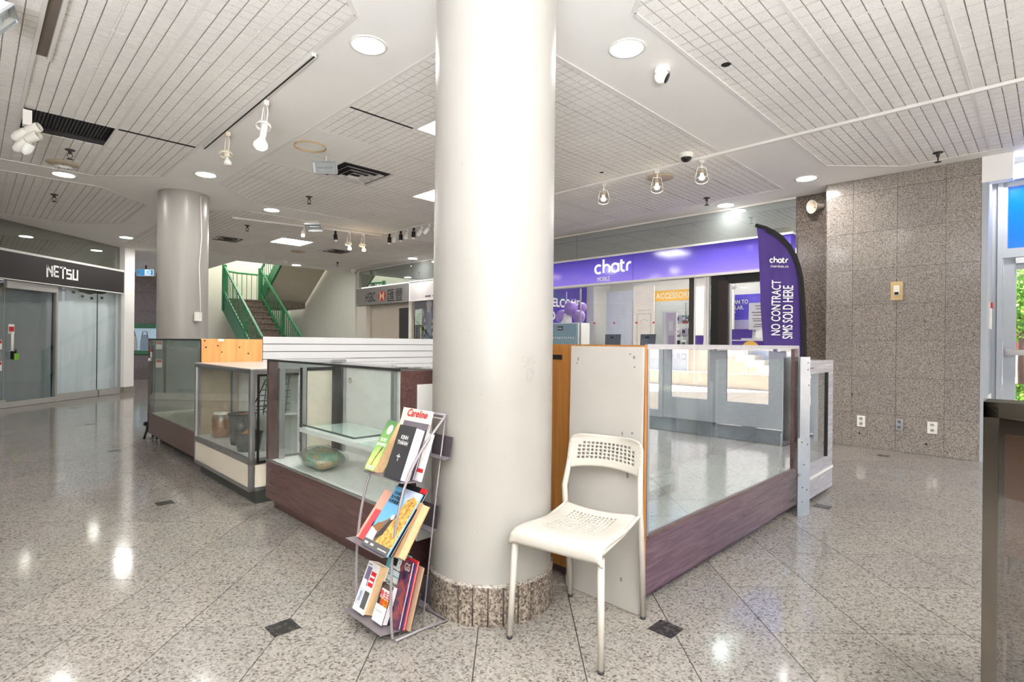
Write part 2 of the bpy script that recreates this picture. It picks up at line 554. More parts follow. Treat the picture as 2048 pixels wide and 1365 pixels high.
outer = [(-15, -8), (8.2, -8), (8.2, 14.6), (4.75, 14.6), (4.75, 27), (-15, 27)]
mb = MB()
loops = [outer] + [polys[k] for k in polys]
flat = [Vector((a, b, 0)) for lp in loops for a, b in lp]
tris = tessellate_polygon([[Vector((a, b, 0)) for a, b in lp] for lp in loops])
mb.add([(v.x, v.y, CZ) for v in flat], [tuple(t) for t in tris])
for lp in loops:
    n = len(lp)
    mb.add([(a, b, CZ) for a, b in lp] + [(a, b, CZ + 0.12) for a, b in lp], [(i, (i + 1) % n, (i + 1) % n + n, i + n) for i in range(n)])
ceiling = struct('ceiling', mb, M['drywall'])
mb = MB()
mb.box(-15.2, 9.2, -8.2, 14.6, 3.50, 3.6)
mb.box(-15.2, 4.75, 14.6, 27.2, 3.50, 3.6)
obj('deck', mb, M['deck'], ceiling)


def tile_mesh(cells, name):
    nq, np_ = cells
    L = T_ - 0.008
    mb = MB()
    mb.add([(-L / 2, -L / 2, 0.010), (L / 2, -L / 2, 0.010), (L / 2, L / 2, 0.010), (-L / 2, L / 2, 0.010)], [(3, 2, 1, 0)], 1)
    cq, cp = L / nq, L / np_
    g = 0.0032
    for i in range(nq):
        for j in range(np_):
            x0, x1 = -L / 2 + i * cq + g, -L / 2 + (i + 1) * cq - g
            y0, y1 = -L / 2 + j * cp + g, -L / 2 + (j + 1) * cp - g
            if i * 2 == nq: x0 += 0.006
            if (i + 1) * 2 == nq: x1 -= 0.006
            mb.add([(x0, y0, 0), (x1, y0, 0), (x1, y1, 0), (x0, y1, 0)], [(3, 2, 1, 0)])
            mb.box(x0, x1, y0, y1, 0.0, 0.010, 1, skip=('t', 'b'))
    if nq:
        mb.box(-0.008, 0.008, -L / 2, L / 2, 0.003, 0.012, skip=('t',))
    me = mb.mesh(name)
    me.materials.append(M['tile']); me.materials.append(M['score'])
    return me


def blank_mesh(name):
    L = T_ - 0.008
    mb = MB(); mb.box(-L / 2, L / 2, -L / 2, L / 2, 0.0, 0.014)
    me = mb.mesh(name); me.materials.append(M['white'])
    return me


TM = {(8, 8): tile_mesh((8, 8), 'ceiling_tile'), (6, 8): tile_mesh((6, 8), 'ceiling_tile')}
BL = blank_mesh('blank_ceiling_tile')
LIGHTS = []    # (q, p) centres of square ceiling lights
DIFF = []
for k, (qr, pr, cuts, go, ax, cells) in PANELS.items():
    P = polys[k]
    i0, i1 = math.floor((qr[0] - go[0]) / T_ + 1e-4), math.ceil((qr[1] - go[0]) / T_ - 1e-4)
    j0, j1 = math.floor((pr[0] - go[1]) / T_ + 1e-4), math.ceil((pr[1] - go[1]) / T_ - 1e-4)
    for i in range(i0, i1):
        for j in range(j0, j1):
            q0, p0 = go[0] + i * T_, go[1] + j * T_
            cq, cp = q0 + T_ / 2, p0 + T_ / 2
            sq = [(q0, p0), (q0 + T_, p0), (q0 + T_, p0 + T_), (q0, p0 + T_)]
            cl = sq
            full = True
            n = len(P)
            area = 0
            for a in range(n):
                (x0, y0), (x1, y1) = P[a], P[(a + 1) % n]
                area += x0 * y1 - x1 * y0
            sg = 1 if area > 0 else -1
            planes = []
            for a in range(n):
                (x0, y0), (x1, y1) = P[a], P[(a + 1) % n]
                nx, ny = (y1 - y0) * sg, -(x1 - x0) * sg
                ln = math.hypot(nx, ny); nx, ny = nx / ln, ny / ln
                planes.append((nx, ny, nx * x0 + ny * y0))
            for pl in planes:
                if any(pl[0] * a + pl[1] * b > pl[2] + 1e-4 for a, b in sq): full = False
                if cl: cl = clip_poly(cl, *pl)
            if not cl or len(cl) < 3: continue
            ar = abs(sum(cl[a][0] * cl[(a + 1) % len(cl)][1] - cl[(a + 1) % len(cl)][0] * cl[a][1] for a in range(len(cl)))) / 2
            if ar < 0.004: continue
            # special places
            if k == 'a' and abs(cq - 0.66) < 0.1 and abs(cp - 6.68) < 0.1: continue              # the missing tile
            if k == 'c' and (abs(cq - 3.26) < 0.2) and (abs(cp - 3.94) < 0.2): LIGHTS.append((cq, cp)); continue
            if k == 'c' and (abs(cq - 4.60) < 0.2) and (abs(cp - 5.95) < 0.2): LIGHTS.append((cq, cp)); continue
            if k == 'c' and (abs(cq - 3.26) < 0.2) and (abs(cp - 5.95) < 0.2): DIFF.append((cq, cp)); continue
            if k == 'e' and (abs(cq - 4.61) < 0.2) and abs(cp - 10.96) < 0.2: LIGHTS.append((cq, cp)); continue
            if k == 'd' and (abs(cq - 1.79) < 0.2) and abs(cp + 1.2) < 0.3: LIGHTS.append((cq, cp)); continue  # this and the next: unseen square lights added as soft fill
            if k == 'a' and abs(cq + 1.7) < 0.2 and (abs(cp - 3.3) < 0.34 or abs(cp - 6.0) < 0.34): LIGHTS.append((cq, cp)); continue
            blank = k == 'c' and (abs(cq - 2.6) < 0.1 and 4.9 < cp < 6.6)
            me = BL if blank else TM[cells]
            if not full:
                bm = bmesh.new(); bm.from_mesh(me)
                for nx, ny, c in planes:
                    c2 = c - nx * cq - ny * cp
                    bmesh.ops.bisect_plane(bm, geom=bm.verts[:] + bm.edges[:] + bm.faces[:], plane_co=(nx * c2, ny * c2, 0), plane_no=(nx, ny, 0), clear_outer=True)
                me = me.copy(); bm.to_mesh(me); bm.free()
                if not me.polygons: continue
            o = bpy.data.objects.new('ceiling_tile', me)
            C.objects.link(o); o.parent = ceiling
            jz = random.uniform(-0.0012, 0.0012)
            o.location = (cq, cp, CZ + jz)
    # tee bars
    for t in range(-40, 60):
        if ax == 'p':
            x = go[0] + t * T_
            if not (qr[0] + 0.05 < x < qr[1] - 0.05): continue
            seg = [(x, -50), (x, 50)]
        else:
            y = go[1] + t * T_
            if not (pr[0] + 0.05 < y < pr[1] - 0.05): continue
            seg = [(-50, y), (50, y)]
        lo, hi = 0.0, 1.0
        for nx, ny, c in planes:
            d0 = nx * seg[0][0] + ny * seg[0][1] - c; d1 = nx * seg[1][0] + ny * seg[1][1] - c
            if abs(d1 - d0) < 1e-9: continue
            kk = d0 / (d0 - d1)
            if d1 > d0: hi = min(hi, kk)
            else: lo = max(lo, kk)
        if hi - lo < 0.002: continue
        A = Vector(seg[0]).lerp(Vector(seg[1]), lo); B = Vector(seg[0]).lerp(Vector(seg[1]), hi)
        mb = MB(); mb.bar((A.x, A.y, CZ + 0.003), (B.x, B.y, CZ + 0.003), 0.024, 0.010)
        obj('ceiling_tee', mb, M['tee'], ceiling)
    # white edge angle
    n = len(P)
    mb = MB()
    for a in range(n):
        A, B = Vector(P[a]), Vector(P[(a + 1) % n])
        mb.bar((A.x, A.y, CZ - 0.002), (B.x, B.y, CZ - 0.002), 0.03, 0.008)
    obj('edge_trim', mb, M['tee'], ceiling)

# missing tile: corrugated dark metal pan above the opening
mb = MB()
q0, p0 = 0.31, 6.34
for i in range(24):
    a = q0 + 0.02 + i * 0.027
    mb.box(a, a + 0.014, p0 + 0.02, p0 + T_ - 0.02, CZ + 0.05, CZ + 0.07)
mb.box(q0 - 0.02, q0 + T_ + 0.02, p0 - 0.02, p0 + T_ + 0.02, CZ + 0.07, CZ + 0.09)
for x0, x1, y0, y1 in ((q0 - .02, q0, p0, p0 + T_), (q0 + T_, q0 + T_ + .02, p0, p0 + T_), (q0, q0 + T_, p0 - .02, p0), (q0, q0 + T_, p0 + T_, p0 + T_ + .02)):
    mb.box(x0, x1, y0, y1, CZ + 0.015, CZ + 0.08)
single('corrugated_pan', 'dark corrugated metal pan in the opening of a missing ceiling tile', 'ceiling panel', mb, M['charcoal'], (q0 + T_ / 2, p0 + T_ / 2, CZ))
# dark slot beside the opening
mb = MB(); mb.box(0.99, 1.66, 6.31, 6.35, CZ - 0.003, CZ + 0.02)
obj('open_joint', mb, M['blackmatt'], ceiling)
mb = MB(); mb.box(2.27, 2.92, 4.25, 4.275, CZ - 0.003, CZ + 0.02)
obj('open_joint', mb, M['blackmatt'], ceiling)

# ================================================================ FLOOR
mb = MB()
mb.add([(-14, -8, -0.006), (12, -8, -0.006), (12, 21, -0.006), (-14, 21, -0.006)], [(0, 1, 2, 3)])
floor = struct('floor', mb, M['grout'], fr=N)
TX, TY = FLT[1], FLT[3]


def floor_ok(x, y):
    q, p = (x + y) / R2, (y - x) / R2
    if y < -1.5 or y > 17.2 or x < -12.2 or x > 6.5: return False
    if p < 0.9 and q > 8.1: return False
    if q > 8.2 and p > 0.9: return y < 16 and q < 12.8 and 2.3 < p < 9
    if x < -8.55 and y < 12.25: return False
    return True


cells = []
for i in range(-30, 22):
    for j in range(-12, 38):
        x, y = FLT[0] + (i + .5) * TX, FLT[2] + (j + .5) * TY
        if floor_ok(x, y):
            inview = y > 1.2 and abs(x) < y * 1.0 + 0.5
            cells.append((0 if inview else 1, math.hypot(x, y), x, y))
cells.sort()
bx = MB(); bx.box(-TX / 2 + .0022, TX / 2 - .0022, -TY / 2 + .0022, TY / 2 - .0022, -0.02, 0.0, skip=('b',))
ft = bx.mesh('floor_tile'); ft.materials.append(M['floor'])
for _, _, x, y in cells[:290]:
    o = bpy.data.objects.new('floor_tile', ft); C.objects.link(o); o.parent = floor; o.location = (x, y, 0)
mb = MB()
for _, _, x, y in cells[290:]:
    mb.add([(x - TX / 2 + .0017, y - TY / 2 + .0017, 0), (x + TX / 2 - .0017, y - TY / 2 + .0017, 0), (x + TX / 2 - .0017, y + TY / 2 - .0017, 0), (x - TX / 2 + .0017, y + TY / 2 - .0017, 0)], [(0, 1, 2, 3)])
o = obj('floor_tiles', mb, M['floor'], floor); o['kind'] = 'stuff'
mb = MB()
for a in range(4):
    pass
ins = MB(); s_ = 0.055 * R2
ins.add([(s_, 0, .0012), (0, s_, .0012), (-s_, 0, .0012), (0, -s_, .0012)], [(0, 1, 2, 3)])
im = ins.mesh('floor_inset'); im.materials.append(M['inset'])
for x, y in [(-0.945, 2.265), (0.66, 2.285), (-2.53, 3.97), (-4.24, 5.80), (-5.89, 7.58), (-7.55, 9.36), (2.33, 4.05), (4.09, 5.96), (-7.6, 13.4)]:
    o = bpy.data.objects.new('floor_inset', im); C.objects.link(o); o.parent = floor; o.location = (x, y, 0)
# grey entrance mat
mb = MB(); mb.box(6.85, 7.95, -3.4, 0.38, 0.001, 0.011)
single('entrance_mat', 'grey entrance mat on the floor inside the glass doors', 'mat', mb, M['mat'], (7.4, -1.5, 0.0))

# ================================================================ COLUMNS


def column(cx, cy, r, rb, nm, base=True):
    mb = MB(); mb.lathe([(r, 0.0), (r, CZ)], (cx, cy, 0), seg=64)
    col = struct(nm, mb, M['column'], fr=N, loc=(cx, cy, 0))
    col['label'] = 'near round off-white column with granite base' if base else 'far round off-white column beyond the brown display cases'
    col['category'] = 'column'
    if base:
        n = 28
        for k in range(n):
            a0, a1 = k * 2 * PI / n + 0.012, (k + 1) * 2 * PI / n - 0.012
            mb = MB()
            ri = r + 0.001
            c = lambda rr, a, z: (cx + rr * math.cos(a), cy + rr * math.sin(a), z)
            vs = [c(ri, a0, 0), c(rb, a0, 0), c(rb, a1, 0), c(ri, a1, 0), c(ri, a0, .168), c(rb, a0, .165), c(rb, a1, .165), c(ri, a1, .168)]
            mb.add(vs, [(4, 5, 6, 7), (0, 1, 5, 4), (1, 2, 6, 5), (2, 3, 7, 6)])
            obj('granite_stave', mb, M['granite_base'], col)
        mb = MB(); mb.lathe([(r, .0), (rb - .006, .0), (rb - .006, .160), (r, .163)], (cx, cy, 0), seg=48)
        obj('base_core', mb, M['grout'], col)
        mb = MB(); mb.lathe([(rb + .001, .164), (rb + .001, .170), (r - .001, .176)], (cx, cy, 0), seg=56)
        obj('base_cap', mb, M['granite'], col)
    return col


CA = (-0.09, 2.574)
col_a = column(CA[0], CA[1], 0.283, 0.294, 'pillar')
col_b = column(-4.55, 7.49, 0.305, 0.315, 'pillar', False)
# scribbles on the near column
mb = MB()


def oncol(ang, z, r=0.2845): return (CA[0] + r * math.cos(ang), CA[1] + r * math.sin(ang), z)


def scrib(strokes, w=0.0035):
    for st in strokes:
        pts = [oncol(*q) for q in st]
        for i in range(len(pts) - 1):
            a, b = Vector(pts[i]), Vector(pts[i + 1])
            nrm = Vector((a.x - CA[0], a.y - CA[1], 0)).normalized()
            sd = (b - a).cross(nrm)
            if sd.length < 1e-7: continue
            sd = sd.normalized() * w / 2
            mb.add([a - sd, b - sd, b + sd, a + sd], [(0, 1, 2, 3)])


A0 = -1.045


def sarc(ca, cz, ra, rz, t0, t1, n=10): return [(ca + ra * math.cos(t0 + (t1 - t0) * i / n), cz + rz * math.sin(t0 + (t1 - t0) * i / n)) for i in range(n + 1)]


scrib([sarc(A0 + .00, 1.130, .035, .012, 0.6, 3.9), sarc(A0 + .015, 1.108, .035, .012, 1.6, -2.2),
       [(A0 + .07, 1.138), (A0 + .075, 1.118), (A0 + .10, 1.116), (A0 + .105, 1.140)],
       sarc(A0 + .165, 1.132, .025, .008, 0.6, 3.9), sarc(A0 + .17, 1.118, .025, .008, 1.6, -2.2)], 0.0022)
scrib([sarc(A0 + .10, 1.065, .05, .024, 0.2, 5.0, 16), sarc(A0 + .15, 1.062, .03, .02, 2.4, -2.8, 12), [(A0 + .06, 1.05), (A0 + .055, 1.035), (A0 + .08, 1.034)],
       [(A0 + .12, 1.045), (A0 + .125, 1.03), (A0 + .15, 1.032)], sarc(A0 + .175, 1.07, .012, .008, 0, 6.28, 8)], 0.002)
for a, z in [(-1.45, 0.95), (-1.62, 0.83), (-1.72, 0.98), (-1.35, .72), (-1.9, 1.25), (-1.5, 1.9), (-2.0, 1.55), (-1.3, .45), (-1.75, .40)]:
    scrib([[(a, z), (a + .012, z - .004)]], 0.004)
for a, z, h in [(-1.62, 1.92, .03), (-1.60, 1.90, .02), (-2.05, 1.95, .02)]:
    scrib([[(a, z), (a + .006, z + h)]], 0.003)
obj('scribble', mb, plain('pencil_mark', (150, 142, 136), 0.8, vary=0), col_a)
# cable and outlet box on the far column
mb = MB()
bx_, by_ = -4.55 + .29, 7.49 - .12
mb.tube([(bx_ + .01, by_, 3.15), (bx_ + .03, by_, 2.6), (bx_ + .005, by_ - .01, 2.2), (bx_ + .03, by_ - .02, 1.75), (bx_ + .035, by_ - .02, 1.58)], 0.006, 6)
mb.box(bx_ - .02, bx_ + .05, by_ - .07, by_ - .01, 1.45, 1.57)
single('outlet_box', 'white outlet box and cable on the far column', 'outlet', mb, M['whiteplastic'], (bx_, by_, 1.45), N)

# ================================================================ GRANITE WALL ON THE RIGHT
mb = MB(); mb.box(7.535, 7.95, 0.55, 2.01, 0, 3.25)
wall_r = struct('wall_right', mb, M['grout'])
ZS = [0, .415, .845, 1.27, 1.695, 2.11, 2.555, 3.03, 3.2]
PS = [0.553, .845, 1.285, 1.725, 2.008]
for i in range(4):
    for j in range(8):
        zo = 0.012 * ((i * 7 + j * 3) % 3 - 1) * 0
        mb = MB(); mb.box(7.518, 7.536, PS[i] + .0015, PS[i + 1] - .0015, ZS[j] + .0015 + zo, ZS[j + 1] - .0015)
        obj('granite_slab', mb, M['granite'], wall_r)
mb = MB(); mb.box(7.868, 7.99, 2.01, 2.47, 0, 3.25)
wall_rr = struct('wall_recess', mb, M['grout'])
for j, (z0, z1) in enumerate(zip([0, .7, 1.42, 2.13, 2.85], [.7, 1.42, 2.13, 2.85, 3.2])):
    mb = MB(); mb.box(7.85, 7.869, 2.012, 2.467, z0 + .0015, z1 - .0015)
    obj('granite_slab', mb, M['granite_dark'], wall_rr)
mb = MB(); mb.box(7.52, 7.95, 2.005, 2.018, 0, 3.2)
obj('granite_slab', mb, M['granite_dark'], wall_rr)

# ================================================================ GLASS FACADE (right) AND OUTDOORS
FQ = 8.1
mb = MB(); mb.box(7.517, 8.35, 0.50, 0.552, 0, 3.2)
struct('trim_1', mb, M['doorframe'])
mb = MB(); mb.box(7.95, 8.35, -4.2, 0.50, 3.02, 3.2)
struct('trim_2', mb, M['doorframe'])
mb = MB(); mb.box(7.5, 7.64, 0.31, 0.552, 2.93, 3.2)
struct('trim_3', mb, M['white'])
W = M['doorframe']
# jamb and mullion profile beside the granite
mb = MB(); mb.box(FQ - .03, FQ + .05, 0.46, 0.50, 0, 3.02); mb.box(FQ - .06, FQ + .05, 0.41, 0.455, 0, 3.02)
struct('trim_4', mb, W)
leaves = [(0.405, -0.13), (-0.13, -1.00), (-1.00, -1.90)]
panes = [(0.30, -0.02), (-0.24, -0.855), (-1.15, -1.77)]
for n_, ((a, b), (c, d)) in enumerate(zip(leaves, panes)):
    mb = MB()
    mb.box(FQ - .02, FQ + .025, a, c, 0.01, 2.19); mb.box(FQ - .02, FQ + .025, d, b, 0.01, 2.19)
    mb.box(FQ - .02, FQ + .025, c, d, 0.01, 0.35); mb.box(FQ - .02, FQ + .025, c, d, 2.06, 2.19)
    dr = struct('door_%d' % (n_ + 1), mb, W)
    mb = MB(); mb.box(FQ - .004, FQ + .004, c, d, 0.35, 2.06); obj('door_pane', mb, M['doorglass'], dr)
    mb = MB(); mb.box(FQ - .085, FQ - .055, a - .03, b + .03, 1.12, 1.18)
    mb.box(FQ - .06, FQ - .015, a - .06, a - .02, 1.11, 1.19); mb.box(FQ - .06, FQ - .015, b + .02, b + .06, 1.11, 1.19)
    obj('push_bar', mb, M['chrome'], dr)
    mb = MB(); mb.box(FQ - .07, FQ - .02, a - .1, a - .34, 2.12, 2.18); obj('door_closer', mb, M['chrome'], dr)
mb = MB(); mb.box(FQ - .05, FQ + .05, -4.2, 0.41, 2.19, 2.29)
struct('trim_5', mb, W)
mb = MB()
for p in (0.405, -1.0, -2.4): mb.box(FQ - .04, FQ + .05, p - .03, p + .03, 2.29, 3.02)
mb.box(FQ - .04, FQ + .05, -4.2, 0.41, 2.97, 3.02)
mb.box(FQ - .04, FQ + .05, -1.98, -1.90, 0, 2.19); mb.box(FQ - .04, FQ + .05, -3.1, -3.02, 0, 2.19); mb.box(FQ - .04, FQ + .05, -4.2, -4.1, 0, 3.02)
mb.box(FQ - .04, FQ + .05, -4.2, -1.98, 0, .12)
struct('trim_6', mb, W)
blue = plain('blue_backlit_panel', (10, 96, 214), 0.12, vary=0.02, emit=(6, 92, 220), es=0.18)
for a, b in ((0.372, -0.97), (-1.03, -2.37)):
    mb = MB(); mb.box(FQ - .012, FQ + .012, a, b, 2.295, 2.965)
    struct('window_%d' % (1 if a > 0 else 2), mb, blue)
for i, (a, b, z0, z1) in enumerate(((-1.98, -3.02, .12, 2.19), (-3.10, -4.1, .12, 2.19), (-2.43, -4.1, 2.29, 2.97))):
    mb = MB(); mb.box(FQ - .004, FQ + .004, a, b, z0, z1); struct('window_%d' % (i + 3), mb, M['doorglass'])
# fire alarm notice plate on the jamb
al = thing('alarm_plate', 'white alarm plate with red top on the jamb beside the granite wall', 'alarm', (7.75, 0.49, 1.45))
mb = MB(); mb.box(7.70, 7.90, 0.485, 0.499, 1.40, 1.68); obj('plate', mb, M['whiteplastic'], al)
mb = MB(); mb.box(7.70, 7.84, 0.470, 0.486, 1.625, 1.68); obj('red_cap', mb, M['red'], al)

mb = MB(); mb.add([(FQ, -40, -.02), (60, -40, -.02), (60, 1.8, -.02), (FQ, 1.8, -.02)], [(0, 1, 2, 3)]); mb.add([(-20, -40, -.02), (FQ, -40, -.02), (FQ, -4.2, -.02), (-20, -4.2, -.02)], [(0, 1, 2, 3)])
struct('ground', mb, M['concrete'])
# unseen slab added overhead to block the sun, and side wall outside
mb = MB(); mb.box(-16, 9.3, -9, 0.6, 3.62, 4.2); mb.box(-16, 12.9, 0.6, 14.6, 3.62, 4.2); mb.box(-16, 4.7, 14.6, 28, 3.62, 4.2)
struct('sun_block_slab', mb, M['plaster_out'])
mb = MB(); mb.box(8.36, 13.0, 0.9, 1.9, -.02, 4.2)
struct('wall_outside_shop', mb, M['plaster_out'])
mb = MB(); mb.box(15.0, 15.35, -16, 1.0, -.02, 0.40)
single('planter_kerb', 'low tan concrete kerb across the plaza outside the doors', 'kerb', mb, M['concrete'], (15.2, -4, -.02))
st = thing('outdoor_stairs', 'pale concrete outdoor stairs with white handrail seen mirrored in the display glass', 'stairs', (18, -4.5, -.02))
for k in range(9):
    mb = MB(); a = -3.3 - k * .34
    mb.box(17.6, 20.0, a, a - .34 - (8 - k) * .0, -.02, .17 * (k + 1)); obj('step', mb, M['granite_dark'] if 0 else M['concrete'], st)
mb = MB()
mb.tube([(17.55, -3.2, .95), (17.55, -6.4, 2.55)], .03, 8)
for k in range(4): mb.tube([(17.55, -3.3 - k * 1.0, .0), (17.55, -3.3 - k * 1.0, 1.0 + k * .5)], .025, 8)
obj('handrail', mb, M['whiteplastic'], st)
mb = MB(); mb.box(20.2, 20.7, -22, -0.6, -.02, 5.5)
struct('wall_plaza', mb, M['plaster_out'])


def tree(nm, label, q, p, h, r, cols):
    t = thing(nm, label, 'tree', (q, p, -.02))
    mb = MB(); mb.tube([(q, p, -.02), (q + .05, p, h * .5), (q, p + .1, h * .8)], [.10, .07, .03], 8); obj('trunk', mb, M['walnut'], t)
    mb = MB()
    rnd = random.Random(int(q * 10))
    for k in range(2600):
        u, v, w = rnd.gauss(0, 1), rnd.gauss(0, 1), rnd.gauss(0, 1)
        l = math.sqrt(u * u + v * v + w * w); s = r * rnd.random() ** .4 / l
        c = Vector((q + u * s, p + v * s, h * .72 + w * s * .8))
        a = Vector((rnd.gauss(0, 1), rnd.gauss(0, 1), rnd.gauss(0, 1))).normalized() * .075
        b = a.cross(Vector((rnd.gauss(0, 1), rnd.gauss(0, 1), 1))).normalized() * .042
        mb.add([c - a, c + b, c + a, c - b], [(0, 1, 2, 3)], rnd.randint(0, 1))
    o = obj('foliage', mb, cols, t)
    return t


leafm = [plain('light_green_leaves', (150, 188, 70), 0.7, vary=.2), plain('mid_green_leaves', (96, 148, 56), 0.7, vary=.2)]  # two leaf greens, mixed at random over the crown
tree('plaza_tree', 'green leafy tree beyond the right-hand glass door', 18.0, 0.55, 3.1, 1.15, leafm)
tree('plaza_tree', 'low bright green tree farther out beyond the glass door', 24.0, 1.6, 3.6, 1.6, leafm)
mb = MB(); mb.box(40, 41, -12, 1.7, 0, 9)
single('brick_building', 'red brick building across the street beyond the plaza tree', 'building', mb, plain('red_brick', (150, 84, 70), .9, vary=.15), (40, -3, 0))
mb = MB(); mb.box(30, 30.05, -3, 1.7, 0, .95)
for k in range(0, 24): mb.box(29.98, 30.02, -3 + k * .2, -2.97 + k * .2, 0, 1.0)
single('street_fence', 'grey street fence beyond the glass door', 'fence', mb, M['steel'], (30, -.5, 0))

# ================================================================ WALLS OUT OF VIEW
mb = MB(); mb.box(-6, 8.35, -4.35, -4.2, 2.9, 3.4); mb.box(-6, 8.35, -4.3, -4.2, 0, .25)
mb.box(-6, 1.5, -4.32, -4.2, 0, 3.0)
for q in (2, 4, 6, 8.2): mb.box(q, q + .12, -4.3, -4.2, 0, 2.9)
struct('wall_side', mb, M['whiteplastic'])
mb = MB(); mb.box(1.5, 8.35, -4.27, -4.26, .25, 2.9); struct('window_12', mb, M['doorglass'])  # unseen glazing, added to let daylight and ground bounce reach the ceiling
mb = MB(); mb.box(-9, 0.2, -6.2, -6.0, 0, 3.4); struct('wall_back', mb, M['wallpaint'], fr=N)

# ================================================================ BLACK-SIGN SHOP ON THE LEFT
NX = -8.6
mb = MB(); mb.box(NX - .34, NX - .30, -6, 11.88, 0, 3.3)
wl = struct('wall_left', mb, M['charcoal'], fr=N)
mb = MB(); mb.box(NX - .5, NX - .35, -6, 12.2, 0, 3.3); obj('wall_core', mb, M['drywall'], wl)
mb = MB(); mb.box(NX - .03, NX - .01, -6, 11.88, 2.70, 3.2); struct('window_6', mb, M['transom_dim'], fr=N)
# sign band
sg = thing('shop_sign', 'black fascia sign with white block lettering over the curtained shop', 'sign', (NX, 9, 2.2), N)
mb = MB(); mb.box(NX - .03, NX + .08, 2.0, 11.93, 2.20, 2.66); fa = obj('fascia', mb, plain('black_fascia', (48, 44, 44), .5, vary=.04), sg)
mb = MB(); mb.box(NX - .03, NX + .085, 2.0, 11.93, 2.66, 2.70); mb.box(NX - .03, NX + .085, 2.0, 11.93, 2.185, 2.20); obj('edge_strip', mb, M['white'], sg)
fn = lambda a, b: (NX + .082, a, b)
LW = .036
L = []


def letter(x0, w, strokes):
    global L
    h = 0.20; z0 = 2.335
    L += [[(x0 + a * w, z0 + b * h) for a, b in s] for s in strokes]


letter(9.92, .115, [[(0.05, -.1), (0.05, 1)], [(0.0, .97), (0.9, .25)], [(.95, 0), (.95, 1)]])
letter(10.075, .105, [[(.05, .1), (.05, .9)], [(-.1, 1.0), (1, 1.0)], [(.0, .52), (.9, .52)], [(0, .1), (1, .1)]])
letter(10.215, .115, [[(-.1, .98), (1.1, .98)], [(.5, -.05), (.5, 1.1)]])
letter(10.365, .10, [[(1, .85), (0, .85), (0, .48), (1, .48), (1, .05), (-.1, .05)]])
letter(10.51, .11, [[(.05, 1), (.05, .05), (.95, .05), (.95, 1)]])
mb = MB(); mb.ribbon(L, LW, fn, (.004, 0, 0)); obj('lettering', mb, M['whiteink'], fa)
# glass front: fixed panes, door, rails
dglass = glassy('curtained_shop_door_glass', (232, 236, 237), 0.06, 1.0)
dn = thing('glass_door', 'frameless glass door with steel rails and a green padlock, under the black sign', 'door', (NX, 9.72, 0), N)
mb = MB(); mb.box(NX - .008, NX + .008, 9.20, 10.20, .10, 2.08); obj('pane', mb, dglass, dn)
mb = MB(); mb.box(NX - .03, NX + .03, 9.20, 10.20, 0.005, .10); mb.box(NX - .03, NX + .03, 9.20, 10.20, 2.05, 2.175); obj('rail', mb, M['railsteel'], dn)
mb = MB(); mb.tube([(NX + .01, 9.27, .97), (NX + .07, 9.27, .97), (NX + .07, 9.27, 1.30), (NX + .01, 9.27, 1.30)], .014, 10)
mb.tube([(NX + .07, 9.25, .98), (NX + .07, 9.25, 1.29)], .012, 8); obj('pull_handle', mb, M['whiteplastic'], dn)
mb = MB(); mb.box(NX + .009, NX + .013, 9.25, 9.36, 1.27, 1.43); fa = obj('sticker', mb, M['whiteplastic'], dn)
mb = MB(); mb.box(NX + .013, NX + .016, 9.26, 9.35, 1.29, 1.39); obj('red_sticker', mb, M['red'], fa)
lk = thing('padlock', 'green and black padlock hanging on the glass door handle', 'padlock', (NX + .07, 9.31, .86), N)
mb = MB(); mb.box(NX + .05, NX + .095, 9.275, 9.365, .82, .93); obj('lock_body', mb, plain('lime_lock', (120, 180, 60), .4), lk)
mb = MB(); mb.box(NX + .045, NX + .09, 9.255, 9.30, .83, .97); mb.tube([(NX + .07, 9.27, .93), (NX + .07, 9.27, 1.0), (NX + .07, 9.33, 1.0), (NX + .07, 9.33, .93)], .008, 8); obj('shackle', mb, M['black'], lk)
for i, (a, b, lab) in enumerate(((7.2, 9.17, 'fixed glass pane at the frame edge left of the glass door'), (10.235, 11.235, 'fixed shop pane beside the glass door with white sheet behind'), (11.245, 11.875, 'narrow fixed shop pane next to the square white pier'))):
    w_ = thing('shop_window', lab, 'window pane', (NX, (a + b) / 2, 0), N)
    mb = MB(); mb.box(NX - .006, NX + .006, a, b, .14, 2.18); obj('pane', mb, dglass if i == 0 else glassy('curtained_shop_glass_%d' % i, (248, 251, 252), .03, 1.0), w_)
    mb = MB(); mb.box(NX - .025, NX + .03, a, b + .03, .005, .14); obj('rail', mb, M['railsteel'], w_)
    if i == 0:
        for z in (1.0, .64):
            mb = MB(); mb.box(NX + .007, NX + .01, 9.02, 9.14, z, z + .16); fa = obj('notice', mb, M['whiteplastic'], w_)
            mb = MB(); mb.box(NX + .010, NX + .012, 9.03, 9.13, z + .10, z + .15); obj('red_strip', mb, M['red'], fa)
mb = MB(); mb.box(NX - .03, NX + .03, 10.20, 10.235, 0, 2.2); mb.box(NX - .03, NX + .03, 11.875, 11.89, 0, 2.2)
struct('trim_7', mb, M['railsteel'], fr=N)
mb = MB(); mb.box(NX - .007, NX + .008, 11.236, 11.244, .14, 2.18); struct('trim_15', mb, M['charcoal'], fr=N)


